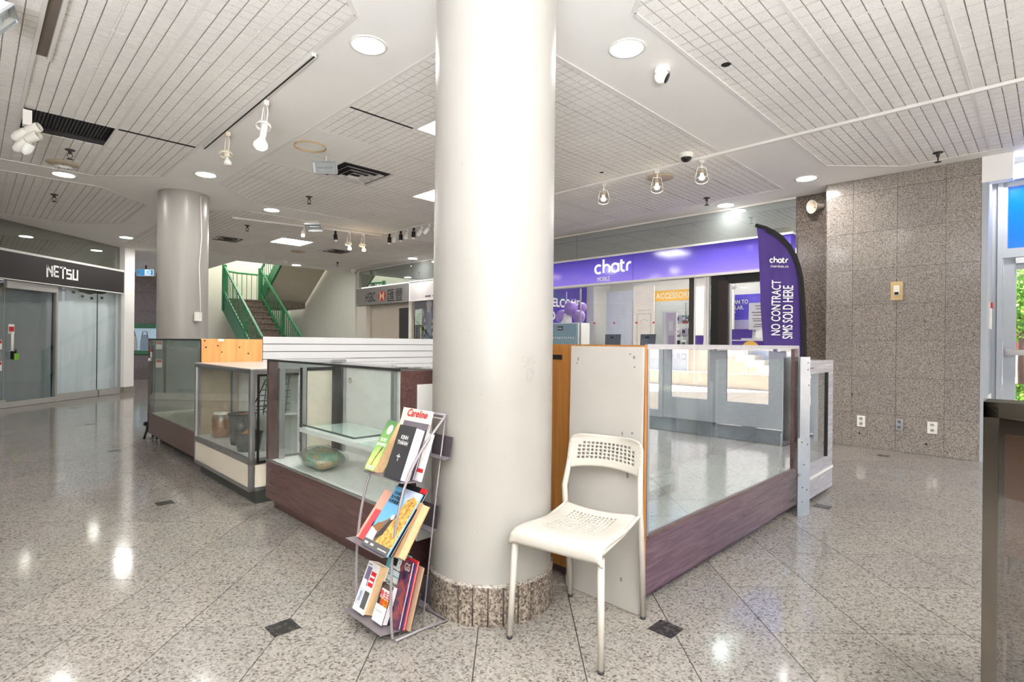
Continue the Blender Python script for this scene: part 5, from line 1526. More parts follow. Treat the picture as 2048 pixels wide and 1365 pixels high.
# ================================================================ FEATHER FLAG
FL = (0.0, 5.6, 0.0)
fl = thing('feather_flag', 'tall purple feather flag with NO CONTRACT SIMS SOLD HERE lettering', 'flag', (2.8, 0, 0), FL)
edge_l = [(2.511, 2.444), (2.531, 2.30), (2.545, 2.0), (2.562, 1.6), (2.60, 1.15), (2.64, .70)]
edge_r = [(2.518, 2.440), (2.62, 2.412), (2.70, 2.375), (2.778, 2.325), (2.862, 2.235), (2.925, 2.13), (2.965, 2.02), (2.992, 1.90), (3.012, 1.72), (3.024, 1.5), (3.036, 1.1), (3.04, .70)]


def lerp_edge(E, z):
    for (a, b), (c, d) in zip(E, E[1:]):
        if d <= z <= b: return a + (c - a) * (b - z) / max(1e-6, b - d)
    return E[0][0] if z > E[0][1] else E[-1][0]


def wav(x, z): return .008 * math.sin((x - lerp_edge(edge_l, z)) * 26 - z * 2.0) * min(1, (x - 2.5) * 3) + .0025 * math.sin(x * 60 + z * 8)


mb = MB(); nu, nv = 26, 44; vs = []
for j in range(nv + 1):
    z = 2.44 - (2.44 - .70) * (j / nv) ** 1.15
    a, b = lerp_edge(edge_l, z), lerp_edge(edge_r, z)
    for i in range(nu + 1):
        x = a + (b - a) * i / nu
        vs.append((x, wav(x, z), z))
mb.add(vs, [(j * (nu + 1) + i, (j + 1) * (nu + 1) + i, (j + 1) * (nu + 1) + i + 1, j * (nu + 1) + i + 1) for j in range(nv) for i in range(nu)], 0, True)
banner = obj('banner', mb, plain('purple_banner_cloth', (70, 48, 122), .7, vary=.06, scale=3), fl, solid=.002)
mb = MB()
for (a, b), (c, d) in zip(edge_r, edge_r[1:]):
    ta = Vector((c - a, 0, d - b)).normalized(); nn = Vector((ta.z, 0, -ta.x)) * .05
    if b > 2.42: nn *= .5
    n0 = nn
    q_ = [Vector((a, 0, b)), Vector((c, 0, d)), Vector((c, 0, d)) + n0, Vector((a, 0, b)) + n0]
    mb.add([(v.x, min(wav(v.x, v.z), .004) - .012, v.z) for v in q_], [(0, 1, 2, 3)])
mb.tube([(x - .012, .002, z) for x, z in edge_r], .020, 8)
obj('black_sleeve', mb, M['blackmatt'], fl)
mb = MB(); mb.tube([(3.03, 0, .75), (3.03, 0, .03)], .014, 8); obj('pole', mb, M['steel'], fl)
mb = MB(); mb.lathe([(.001, .03), (.15, .03), (.17, .0), (.001, 0)], (3.03, 0, 0), (0, 0, 1), 20); obj('base', mb, M['black'], fl)


def on_flag(m0):
    m0.v = [(x, wav(x, z) - .016, z) for x, y, z in m0.v]; return m0


mb = MB(); k_ = (2.835 - 2.645) / wd
mb.ribbon([[(2.645 + a * k_, 2.055 + b * k_) for a, b in s_] for s_ in sw], .0125, lambda a, b: (a, 0, b)); obj('logo', on_flag(mb), M['whiteink'], banner)
mb = MB(); mb.text('chatrdeals.ca', .036, (2.648, 0, 2.005), (1, 0, 0)); obj('web_address', on_flag(mb), M['whiteink'], banner)
mb = MB(); mb.text('NO CONTRACT', .140, (2.762, 0, 1.300), (0.0, 0, 1), (-1, 0, 0.0), bold=.0012, sx=.555); obj('slogan', on_flag(mb), M['whiteink'], banner)
mb = MB(); mb.text('SIMS SOLD HERE', .140, (2.882, 0, 1.268), (0, 0, 1), (-1, 0, 0), bold=.0012, sx=.535); obj('slogan', on_flag(mb), M['whiteink'], banner)

# ================================================================ CHAIR
ang = math.radians(-34.8)
CH = (0.297, 2.272, ang)
ch = thing('chair', 'white perforated plastic chair with tubular legs in front of the pillar', 'chair', (0, 0, 0), CH)
W = M['chairwhite']


def sheet_holes(fn, nx, ny, holes, r=.40, uv=None):
    """grid nx*ny mapped by fn(s,t); cells in holes get an octagonal hole"""
    mb = MB(); cache = {}

    def vid(s, t):
        key = (round(s, 5), round(t, 5))
        if key not in cache:
            cache[key] = len(mb.v); mb.v.append(tuple(fn(s, t)))
        return cache[key]

    for i in range(nx):
        for j in range(ny):
            s0, s1, t0, t1 = i / nx, (i + 1) / nx, j / ny, (j + 1) / ny
            sm, tm = (s0 + s1) / 2, (t0 + t1) / 2
            outer_ = [(s0, t0), (sm, t0), (s1, t0), (s1, tm), (s1, t1), (sm, t1), (s0, t1), (s0, tm)]
            if (i, j) in holes:
                inner = [(sm + r * (s1 - s0) * math.cos(a), tm + r * (t1 - t0) * math.sin(a)) for a in [math.radians(d) for d in (225, 270, 315, 0, 45, 90, 135, 180)]]
                for k in range(8):
                    q = [outer_[k], outer_[(k + 1) % 8], inner[(k + 1) % 8], inner[k]]
                    mb.f.append([vid(*p) for p in q]); mb.m.append(0); mb.sm.append(True)
            else:
                mb.f.append([vid(*p) for p in outer_]); mb.m.append(0); mb.sm.append(True)
    return mb


# seat: profile from front lip (t=0) to the back edge (t=1); local x right, y back
prof = [(-.230, .395), (-.235, .420), (-.228, .440), (-.205, .452), (-.15, .455), (-.05, .449), (.05, .446), (.12, .452), (.165, .464), (.178, .470)]
plen = [0]
for a, b in zip(prof, prof[1:]): plen.append(plen[-1] + math.dist(a, b))


def seatf(s, t):
    d = t * plen[-1]
    for k in range(len(prof) - 1):
        if d <= plen[k + 1] + 1e-9:
            u = (d - plen[k]) / (plen[k + 1] - plen[k]); y = prof[k][0] + (prof[k + 1][0] - prof[k][0]) * u; z = prof[k][1] + (prof[k + 1][1] - prof[k][1]) * u
            break
    hw = .207 - .032 * t
    x = (2 * s - 1) * hw
    dish = -.010 * math.cos((2 * s - 1) * PI / 2) * min(1, max(0, (t - .2) * 4))
    e = abs(2 * s - 1)
    z -= .012 * max(0, (e - .85) / .15) ** 2
    if t > .85: y -= .020 * (t - .85) / .15 * (1 - e ** 2)   # back edge curves in
    return (x, y, z + dish)


hs_ = {(i, j) for i in range(4, 16) for j in range(7, 19)}
mb = sheet_holes(seatf, 20, 21, hs_, .30)
o = obj('seat', mb, W, ch, solid=.005)


def backf(s, t):
    z = .617 + .163 * t
    hw = .188 - .008 * t
    rr = .05; tt = (z - (.78 - rr)) / rr
    if tt > 0: hw -= rr - rr * math.sqrt(max(0, 1 - min(1, tt) ** 2))
    e = 2 * s - 1
    zb = z + (1 - t) * .022 * (1 - e * e)          # bottom edge arches up
    y = .205 + .024 * t + .030 * (1 - e * e)        # bowed back
    return (e * hw, y, zb)


hb = {(i, j) for i in range(2, 16) for j in range(2, 6)} | {(i, 6) for i in range(3, 15)}
mb = sheet_holes(backf, 18, 9, hb, .36)
obj('backrest', mb, W, ch, solid=.006)
for s_ in (-1, 1):
    mb = MB(); mb.tube([(s_ * .203, -.225, .012), (s_ * .190, -.207, .41)], [.0125, .0140], 12); l1 = obj('leg', mb, W, ch)
    mb = MB(); mb.tube([(s_ * .180, .245, .012), (s_ * .182, .205, .40), (s_ * .183, .192, .47), (s_ * .184, .186, .54), (s_ * .178, .200, .60), (s_ * .174, .214, .66)], [.0125, .0135, .0135, .0135, .0130, .011], 12); l2 = obj('leg', mb, W, ch)
    for y, x, lg in ((-.225, .203, l1), (.245, .180, l2)):
        mb = MB(); mb.lathe([(.001, 0), (.012, 0), (.013, .014), (.001, .014)], (s_ * x, y, 0), (0, 0, 1), 12); obj('foot_cap', mb, M['charcoal'], lg)
    mb = MB(); mb.tube([(s_ * .19, -.205, .425), (s_ * .178, .0, .428), (s_ * .176, .17, .455), (s_ * .184, .195, .462)], .009, 8); obj('side_rail', mb, W, ch)

# ================================================================ MAGAZINE RACK
RK = (-0.268, 2.37, -PI / 4)       # local x = along the width (left negative), y = back, z up; front = -y
rk = thing('magazine_rack', 'grey wire magazine rack standing against the pillar, loaded with books', 'magazine rack', (-.14, -.15, 0), RK)
prof = [(-.022, .882), (-.145, .75), (-.222, .627), (-.262, .496), (-.283, .355), (-.290, .209), (-.286, .06), (-.280, .008)]


def smooth(P, k=4):
    out = []
    for i in range(len(P) - 1):
        p0, p1, p2, p3 = P[max(i - 1, 0)], P[i], P[i + 1], P[min(i + 2, len(P) - 1)]
        for j in range(k):
            t = j / k
            out.append(tuple(.5 * (2 * b + (c - a) * t + (2 * a - 5 * b + 4 * c - d) * t * t + (3 * b - a - 3 * c + d) * t ** 3) for a, b, c, d in zip(p0, p1, p2, p3)))
    return out + [P[-1]]


sp = smooth(prof)
GM = M['greymetal']
for u in (0.0, -.275):
    mb = MB(); mb.tube([(u, y, z) for y, z in sp], .0060, 10); obj('side_rod', mb, GM, rk)
    mb = MB(); mb.tube([(u, -.024, .880), (u + .012, -.085, .512), (u + .02, -.150, .012)], .0032, 8); obj('back_rod', mb, GM, rk)
mb = MB(); mb.tube([(-.275, -.022, .882), (0, -.022, .882)], .006, 8); mb.tube([(-.275, -.036, .866), (0, -.036, .866)], .004, 8); obj('top_bar', mb, GM, rk)
mb = MB(); mb.tube([(.02, -.280, .008), (.02, -.150, .008), (.038, -.034, .008), (-.30, -.034, .008), (-.27, -.150, .008), (-.275, -.280, .008)], .0055, 8); obj('base_wire', mb, GM, rk)
mb = MB(); mb.lathe([(.001, 0), (.012, 0), (.012, .02), (.001, .022)], (-.275, -.275, 0), (0, 0, 1), 10)
obj('rubber_foot', mb, M['black'], rk)
for y0, z0, yb, drop in ((-.250, .628, -.150, .012), (-.335, .352, -.205, .014), (-.340, .045, -.190, .020)):
    mb = MB()
    d_ = Vector((0, yb - y0, -drop))
    mb.obox((-.29, y0, z0), (.295, 0, 0), d_, (0, 0, -.003)); obj('tray', mb, M['rackplate'], rk)
    mb = MB(); mb.obox((-.285, yb, z0 - drop), (.285, 0, 0), (0, .045, .12), (0, .003, 0)); obj('tray_back', mb, M['darkplate'], rk)
# rear pockets on the column side
for k, (x0, x1, z0, z1, y) in enumerate(((-.075, .055, .707, .795, -.040), (-.16, -.026, .384, .483, -.046), (-.21, -.067, .046, .155, -.052))):
    mb = MB(); mb.obox((x0, y, z0), (x1 - x0, 0, 0), (0, .014, z1 - z0), (0, -.002, 0)); obj('rear_pocket', mb, M['darkplate'], rk)
    mb = MB(); mb.obox((x0, y - .035, z0 - .004), (x1 - x0, 0, 0), (0, .035, .004), (0, 0, .003)); obj('rear_lip', mb, M['rackplate'], rk)


def book(label, u, n0, z0, lean, w, h, th, cover, page, group=None, cat='book', nm='book', prints=(), texts=()):
    """book leaning in a tray: front bottom left corner (u, -n0, z0); prints = (x0,x1,y0,y1,mat) or polygon in cover fractions"""
    a = math.radians(lean)
    up2 = Vector((0, math.sin(a), math.cos(a))); d2 = Vector((0, math.cos(a), -math.sin(a)))
    o_ = Vector((u, -n0, z0)); right = Vector((1, 0, 0))
    b = thing(nm, label, cat, tuple(o_), RK, group)
    ct = min(.0025, th * .2)
    mb = MB(); mb.obox(o_ + d2 * ct + up2 * .003 + right * .002, right * (w - .005), up2 * (h - .006), d2 * (th - 2 * ct)); obj('pages', mb, page, b)
    mb = MB(); mb.obox(o_, right * w, up2 * h, d2 * ct); mb.obox(o_ + d2 * (th - ct), right * w, up2 * h, d2 * ct)
    if nm == 'book': mb.obox(o_, right * .002, up2 * h, d2 * th)
    cv = obj('cover', mb, cover, b)
    e = -d2 * .0007
    for i, pr_ in enumerate(prints):
        pts, m_ = pr_[:-1], pr_[-1]
        if len(pts) == 4 and not hasattr(pts[0], '__len__'):
            x0, x1, y0, y1 = pts; pts = [(x0, y0), (x1, y0), (x1, y1), (x0, y1)]
        mb = MB()
        vs_ = [o_ + right * (w * x) + up2 * (h * y) + e * (1 + .35 * i) for x, y in pts]
        tr = tessellate_polygon([[Vector((x, y, 0)) for x, y in pts]])
        mb.add(vs_, [tuple(t_) for t_ in tr]); obj('cover_print', mb, m_, cv)
    for body, x, y, size, m_, sx_ in texts:
        mb = MB(); mb.text(body, size, o_ + right * (w * x) + up2 * (h * y) + e * 7, right, up2, sx=sx_, bold=size * .02, shear=.35 if body == 'Careline' else 0); obj('title', mb, m_, cv)
    return b


pm = lambda n, c, **k: plain(n, c, k.get('r', .4), vary=k.get('v', .05), scale=k.get('s', 20))
WH, INK = M['whiteink'], M['ink']
photo_autumn = NT('autumn_photo'); f_ = photo_autumn.noise(photo_autumn.pos(), 60, 5, .7)
photo_autumn.set(color=photo_autumn.ramp(f_, [(.3, srgb(96, 66, 36)), (.45, srgb(196, 146, 70)), (.6, srgb(238, 200, 120)), (.75, srgb(150, 100, 60))]), rough=.35)
photo_dark = NT('night_photo'); f_ = photo_dark.noise(photo_dark.pos(), 22, 4, .6)
photo_dark.set(color=photo_dark.ramp(f_, [(.35, srgb(48, 30, 60)), (.5, srgb(92, 54, 84)), (.62, srgb(160, 74, 60)), (.75, srgb(60, 36, 60))]), rough=.3)
photo_green = NT('meadow_print'); g_ = photo_green.node('ShaderNodeTexCoord'); sp_ = photo_green.node('ShaderNodeSeparateXYZ'); photo_green.link(g_.outputs['Generated'], sp_.inputs[0])
photo_green.set(color=photo_green.ramp(sp_.outputs[2], [(0, srgb(112, 116, 50)), (.25, srgb(206, 220, 130)), (.5, srgb(150, 196, 110)), (1, srgb(84, 130, 84))]), rough=.35)
# --- top tray
book('cream magazine with red script title at the back of the top tray', -.235, .158, .632, 16, .215, .280, .010, pm('cream_cover', (240, 228, 214)), M['paperwhite'], 'magazines in the rack', 'magazine', 'magazine',
     texts=[('Careline', .20, .875, .046, M['red'], .95)])
book('grey magazine with a dark round helmet, in front of the cream one', -.205, .180, .622, 20, .185, .240, .008, pm('grey_cover', (112, 104, 112)), M['paperwhite'], 'magazines in the rack', 'magazine', 'magazine',
     prints=[tuple([(.5 + .36 * math.cos(PI * i / 16), .66 + .22 * math.sin(PI * i / 16)) for i in range(17)]) + (pm('helmet_dark', (70, 60, 84)),), tuple([(.5 + .27 * math.cos(PI * i / 16), .66 + .14 * math.sin(PI * i / 16)) for i in range(17)]) + (pm('helmet_grey', (120, 112, 118)),), (.15, .9, .60, .665, WH)])
book('green meadow-covered paperback with thick tan pages at the left of the top tray', -.306, .240, .632, 31, .080, .240, .050, photo_green.m, M['paper'], 'books in the rack',
     prints=[tuple([(.62 + .26 * math.cos(2 * PI * i / 10), .82 + .10 * math.sin(2 * PI * i / 10)) for i in range(10)]) + (pm('cream_bloom', (246, 240, 214)),), ((.55, .22), (.70, .36), (.74, .50), (.62, .40)) + (M['red'],), ((.68, .40), (.76, .40), (.82, .54)) + (INK,), ((.44, .10), (.50, .10), (.60, .30), (.55, .30)) + (INK,), (.1, .9, .07, .09, WH), (.15, .95, .03, .05, WH)],
     texts=[('SECRET', .30, .575, .021, WH, .7), ('DAVVERO', .15, .48, .021, WH, .8)])
book('thick black Bible titled KINH THÁNH with a white cross', -.140, .242, .630, 21, .120, .226, .052, pm('black_leatherette', (62, 61, 64), v=.04), M['paperwhite'], 'books in the rack',
     prints=[(.475, .525, .33, .46, WH), (.40, .60, .405, .43, WH), (.488, .512, .34, .45, pm('cover_black', (62, 61, 64), v=0))],
     texts=[('KINH', .36, .74, .024, WH, .9), ('THÁNH', .24, .635, .024, WH, .9)])
book('thin white booklet with red corner behind the Bible', -.085, .165, .62, 19, .10, .200, .008, pm('white_cover', (226, 222, 222)), M['paperwhite'], 'magazines in the rack', 'magazine', 'magazine', prints=[(.55, 1.0, .18, .26, M['red'])])
# --- middle tray
book('salmon pink magazine with red panel in the middle tray', -.276, .292, .352, 39, .15, .228, .010, pm('salmon_cover', (236, 176, 156)), M['paper'], 'magazines in the rack', 'magazine', 'magazine',
     prints=[(.12, 1.0, .0, .60, pm('coral_red', (214, 84, 88))), tuple([(.50 + .13 * math.cos(2 * PI * i / 10), .32 + .09 * math.sin(2 * PI * i / 10)) for i in range(10)]) + (INK,), (.45, .9, .40, .43, WH)])
book('black covered magazine with red corner behind the blue autumn magazine', -.178, .312, .352, 38, .205, .292, .008, INK, M['paperwhite'], 'magazines in the rack', 'magazine', 'magazine', prints=[(.78, 1.0, .93, 1.0, M['red'])])
book('blue travel magazine with golden autumn leaves and Chinese title', -.170, .326, .355, 38.5, .192, .272, .007, pm('sky_blue_cover', (112, 176, 220)), M['paperwhite'], 'magazines in the rack', 'magazine', 'magazine',
     prints=[((.36, 1.0), (1.0, 1.0), (1.0, .78), (.62, .74)) + (pm('pale_sky', (196, 208, 232)),), ((.0, .30), (.56, .58), (.62, .82), (.78, .92), (1.0, .88), (1.0, .0), (.0, .0)) + (photo_autumn.m,), ((.0, .30), (.42, .50), (.62, .60), (.40, .12), (.12, .12)) + (pm('rock_grey', (120, 104, 92), v=.2),), ((.0, .10), (.30, .10), (.26, .26), (0, .30)) + (pm('foam_white', (226, 222, 222), v=.08),),
             tuple([(.22 + .13 * math.cos(2 * PI * i / 12), .33 + .07 * math.sin(2 * PI * i / 12)) for i in range(12)]) + (pm('stone_brown', (150, 104, 66)),), tuple([(.50 + .06 * math.cos(2 * PI * i / 10), .53 + .045 * math.sin(2 * PI * i / 10)) for i in range(10)]) + (pm('helmet_white', (236, 232, 226)),), ((.46, .48), (.56, .50), (.50, .24), (.38, .18), (.28, .14), (.34, .28)) + (pm('rider_dark', (74, 66, 64)),), ((0, 0), (1, 0), (1, .115), (0, .115)) + (pm('slate_band', (92, 90, 92)),), (.07, .20, .045, .075, WH), (.30, .42, .045, .075, WH), (.60, .93, .040, .055, WH)],
     texts=[('2024年', .10, .865, .018, INK, 1.0), ('加大地區', .07, .795, .018, INK, 1.0), ('秋季賞楓', .07, .725, .018, INK, 1.0)])
book('thick curled paperback with tan pages behind the blue magazine', -.085, .292, .350, 33, .130, .225, .042, pm('tan_cover', (176, 138, 100)), M['paper'], 'books in the rack')
# --- bottom tray
book('white phone-directory book with four picture panels and tan pages', -.262, .315, .052, 24, .092, .200, .048, pm('white_grid_cover', (232, 230, 230)), M['paper'], 'books in the rack',
     prints=[(.10, .47, .52, .90, pm('panel_violet', (110, 100, 130), v=.2)), (.53, .93, .54, .84, M['red']), (.10, .47, .12, .46, pm('panel_grey', (206, 210, 216), v=.12)), (.53, .93, .10, .44, pm('panel_dark', (92, 90, 92), v=.25)), (.56, .90, .62, .66, WH), (.56, .90, .72, .76, WH), (.2, .36, .2, .40, pm('panel_blue', (150, 160, 186))), (.10, .40, .94, .955, INK), (.12, .44, .52, .64, WH)])
book('teal and white community newspaper standing behind the directory', -.225, .235, .034, 20, .150, .262, .010, pm('teal_cover', (96, 176, 178)), M['paperwhite'], 'magazines in the rack', 'magazine', 'magazine',
     prints=[(.18, 1.0, .62, .97, pm('news_pale', (206, 222, 230))), (.0, 1.0, .0, .60, pm('news_white', (232, 234, 232))), (.24, .50, .76, .88, INK), (.2, .9, .70, .715, INK), (.2, .8, .50, .515, M['green'])],
     texts=[('8', .55, .72, .06, WH, 1.0), ('com', .72, .76, .05, INK, .6)])
book('black and white booklet with red and yellow Chinese title', -.128, .300, .048, 21, .078, .150, .030, pm('black_band_cover', (52, 44, 42)), M['paperwhite'], 'books in the rack',
     prints=[(.0, 1.0, .0, .44, pm('lower_white', (232, 230, 230))), tuple([(.55 + .40 * math.cos(PI * i / 12), .86 + .13 * math.sin(PI * i / 12)) for i in range(13)]) + (pm('hair_brown', (88, 72, 62)),), (.12, .98, .62, .86, WH), (.28, .98, .45, .62, pm('title_yellow', (244, 190, 40))), (.1, .7, .28, .29, INK)],
     texts=[('救生圈', .14, .66, .030, M['red'], .95), ('都市', .36, .475, .026, M['red'], 1.0)])
book('dark purple film magazine leaning at the right end of the bottom tray', -.060, .262, .040, 15, .072, .262, .010, photo_dark.m, M['paperwhite'], 'magazines in the rack', 'magazine', 'magazine', texts=[('GS', .42, .86, .04, M['bone'], .8)])
book('maroon edged magazine behind the dark purple one', -.052, .248, .038, 15, .078, .268, .008, M['red'], M['paperwhite'], 'magazines in the rack', 'magazine', 'magazine', prints=[(.0, .93, .0, .95, pm('navy_cover', (54, 66, 116)))])
book('brown craft-paper booklet at the very back of the bottom tray', -.050, .232, .036, 16, .092, .245, .008, pm('craft_brown', (166, 138, 116)), M['paper'], 'magazines in the rack', 'magazine', 'magazine')

# ================================================================ CEILING FIXTURES
seg = 24


def downlight(q, p, label, z=CZ, r=.105):
    d = thing('downlight', label, 'downlight', (q, p, z), group='round recessed ceiling downlights')
    mb = MB(); mb.lathe([(r, -.002), (r, -.006), (r + .022, -.004), (r + .024, 0)], (q, p, z), (0, 0, 1), seg); obj('trim_ring', mb, M['tee'], d)
    mb = MB(); mb.lathe([(.0005, -.005), (r, -.005)], (q, p, z), (0, 0, 1), seg)
    for i in range(len(mb.f)): mb.f[i] = list(reversed(mb.f[i]))
    obj('diffuser', mb, M['lamp'], d)
    return d


DL = [(1.89, 3.29, 'in front of the pillar on its window-less side'), (3.13, 2.06, 'beside the white dome camera, right of the pillar'), (2.01, 7.28, 'above the far column on the pillar side'),
      (.80, 8.57, 'between the two left ceiling panels'), (3.26, 8.50, 'beyond the far column near the floodlight'), (2.17, 12.95, 'by the ceiling corner above the square white pier'),
      (7.05, 2.11, 'at the top of the right granite wall'), (7.63, 3.34, 'nearest the phone shop sign'), (7.62, .22, 'in the entrance soffit by the blue panel'),
      (7.5, 10.9, 'along the bank and pale sign soffit'), (6.1, 14.2, 'at the ceiling edge by the stairwell'), (3.2, 14.2, 'over the alcove behind the far column')]
for q, p, s_ in DL: downlight(q, p, 'round white lit downlight ' + s_)
for q, p in ((1.95, -.6), (1.95, -3.0), (5.6, -2.9), (-3.2, 4.4), (-3.2, 7.6), (-.8, -2.2), (7.6, -2.4)):  # unseen downlights, added to brighten the hall from the camera side
    downlight(q, p, 'round white lit downlight added out of view as fill over the camera side')
for L_ in LIGHTS:
    q, p = L_[:2]; z = L_[2] if len(L_) > 2 else CZ
    wh = 'in the phone shop ceiling' if len(L_) > 2 else ('over the slatwall' if q > 2.5 and p > 5 and p < 7 else 'over the long brown case' if q > 2.5 and p < 5 and p > 2 else 'before the stairwell' if p > 9 else 'added out of view as fill over the camera side')
    t_l = thing('ceiling_light', 'square flat lit ceiling light ' + wh, 'ceiling light', (q, p, z), group='square ceiling lights ' + wh)
    h_ = .325
    mb = MB()
    for a in ((-h_, h_, -h_, -h_ + .02), (-h_, h_, h_ - .02, h_), (-h_, -h_ + .02, -h_ + .02, h_ - .02), (h_ - .02, h_, -h_ + .02, h_ - .02)): mb.box(q + a[0], q + a[1], p + a[2], p + a[3], z - .003, z + .012)
    obj('frame', mb, M['tee'], t_l)
    mb = MB(); k_ = h_ - .02; mb.add([(q - k_, p - k_, z), (q + k_, p - k_, z), (q + k_, p + k_, z), (q - k_, p + k_, z)], [(3, 2, 1, 0)]); obj('panel', mb, M['shoplamp'] if len(L_) > 2 else M['troffer'], t_l)

# air diffusers


def diffuser(q, p, h, label, mat):
    d = thing('air_diffuser', label, 'air vent', (q, p, CZ))
    mb = MB(); mb.box(q - h, q + h, p - h, p + h, CZ + .012, CZ + .016); obj('dark_throat', mb, M['blackmatt'], d)
    for i, (o_, w_, z_) in enumerate(((h, .045, 0), (h * .74, .04, -.012), (h * .50, .035, -.020), (h * .28, .03, -.026))):
        mb = MB()
        for sx, sy in ((1, 0), (-1, 0), (0, 1), (0, -1)):
            a = o_; b = o_ - w_
            if sx: pts = [(q + sx * a, p - a, CZ + z_), (q + sx * a, p + a, CZ + z_), (q + sx * b, p + b, CZ + z_ + .024), (q + sx * b, p - b, CZ + z_ + .024)]
            else: pts = [(q - a, p + sy * a, CZ + z_), (q + a, p + sy * a, CZ + z_), (q + b, p + sy * b, CZ + z_ + .024), (q - b, p + sy * b, CZ + z_ + .024)]
            mb.add(pts, [(0, 1, 2, 3)])
        obj('louvre_ring', mb, mat, d, solid=.002)


dm = plain('dusty_vent_metal', (204, 200, 196), .5, vary=.2, scale=12)
for q, p in DIFF: diffuser(q, p, .33, 'square dusty louvred air diffuser behind the glass floodlight', dm)
diffuser(3.6, 11.6, .30, 'dark air diffuser right beside the far column top', plain('dark_vent_metal', (92, 88, 84), .5))
diffuser(5.75, 11.3, .30, 'dark air diffuser between the stairwell and the bank sign', bpy.data.materials['dark_vent_metal'])


def sprinkler(q, p, label):
    s = thing('sprinkler', label, 'sprinkler', (q, p, CZ))
    mb = MB(); mb.lathe([(.045, 0), (.045, -.006), (.02, -.01)], (q, p, CZ - .0), (0, 0, 1), 14); obj('escutcheon', mb, M['charcoal'], s)
    mb = MB(); mb.lathe([(.016, 0), (.016, -.04), (.010, -.045)], (q, p, CZ), (0, 0, 1), 10); obj('body', mb, M['charcoal'], s)
    mb = MB(); mb.tube([(q - .014, p, CZ - .04), (q - .024, p, CZ - .065), (q, p, CZ - .095), (q + .024, p, CZ - .065), (q + .014, p, CZ - .04)], .0045, 6); mb.lathe([(.001, -.095), (.03, -.097), (.03, -.101), (.001, -.103)], (q, p, CZ), (0, 0, 1), 12); obj('deflector', mb, M['charcoal'], s)


for q, p, l in ((.74, 7.40, 'dark sprinkler head above the tan ceiling disc on the left'), (.82, 9.86, 'dark sprinkler head in the far left ceiling panel'), (3.32, 7.33, 'dark sprinkler head between the vent and the slatwall'), (7.08, 3.36, 'dark sprinkler head near the phone shop sign'), (7.02, .86, 'dark sprinkler head at the top of the granite wall'), (3.41, 9.96, 'dark sprinkler head under the far white track'), (6.9, 8.9, 'dark sprinkler head just left of the near pillar, by the track lights'), (6.6, 12.9, 'dark sprinkler head by the ceiling edge near the stairwell')): sprinkler(q, p, l)
for q, p, l, c in ((.74, 8.02, 'flat tan round cover plate on the left ceiling panel', 'beigemetal'), (5.82, 3.34, 'flat tan round cover plate behind the clear spotlight', 'beigemetal'), (5.2, 12.0, 'flat tan round cover plate by the far square light', 'beigemetal')):
    d = thing('cover_plate', l, 'cover plate', (q, p, CZ - .03))
    mb = MB(); mb.lathe([(.001, -.012), (.150, -.012), (.155, -.006), (.150, 0), (.001, .0)], (q, p, CZ - .004), (0, 0, 1), 28); obj('plate', mb, M[c], d)
    mb = MB(); mb.lathe([(.001, -.017), (.008, -.015), (.008, -.010)], (q, p, CZ - .004), (0, 0, 1), 8); obj('screw', mb, M['charcoal'], d)
mb = MB(); mb.tube([(2.46 + .155 * math.cos(a * PI / 14), 5.42 + .155 * math.sin(a * PI / 14), CZ - .008) for a in range(28)], .007, 6, closed=True)
single('ceiling_ring', 'stained round ring on the ceiling beside the blank tiles', 'ring', mb, plain('rusty_ring', (196, 164, 120), .7, vary=.15), (2.46, 5.42, CZ))
mb = MB(); mb.lathe([(.001, -.004), (.028, -.004), (.034, 0)], (3.80, 1.67, CZ), (0, 0, 1), 14)
single('ceiling_hole', 'small dark round hole in the right ceiling panel', 'hole', mb, M['blackmatt'], (3.80, 1.67, CZ))
mb = MB(); mb.lathe([(.001, -.004), (.020, -.004), (.026, 0)], (5.2, 3.75, CZ), (0, 0, 1), 12)
single('ceiling_hole', 'tiny dark hole in the tiles above the three clear spotlights', 'hole', mb, M['blackmatt'], (5.2, 3.75, CZ))

# cameras
q, p = 3.53, 2.02
c = thing('security_camera', 'white ball security camera on the plain ceiling band', 'camera', (q, p, CZ))
mb = MB(); mb.lathe([(.052, 0), (.055, -.02), (.053, -.04)], (q, p, CZ), (0, 0, 1), 26); obj('mount', mb, M['whiteplastic'], c)
ball = Vector((q, p, CZ - .062)); look = Vector((.35, -.9, -.55)).normalized()
mb = MB(); mb.lathe([(.001, -.054), (.02, -.050), (.038, -.036), (.050, -.015), (.053, .005), (.048, .022), (.036, .036)], ball, look, 24); obj('ball', mb, M['whiteplastic'], c)
mb = MB(); mb.lathe([(.036, .034), (.034, .040), (.001, .040)], ball, look, 22); obj('lens_window', mb, M['black'], c)
mb = MB(); mb.lathe([(.010, .040), (.010, .044), (.001, .044)], ball, look, 12); obj('lens', mb, M['charcoal'], c)
q, p = 5.29, 2.74
c = thing('dome_camera', 'small dome security camera with dark bubble above the right clear spotlight', 'camera', (q, p, CZ))
mb = MB(); mb.lathe([(.072, 0), (.070, -.03), (.055, -.045)], (q, p, CZ), (0, 0, 1), 24); obj('collar', mb, M['whiteplastic'], c)
mb = MB(); mb.lathe([(.055, -.04), (.052, -.062), (.036, -.08), (.001, -.09)], (q, p, CZ), (0, 0, 1), 22); obj('bubble', mb, M['black'], c)
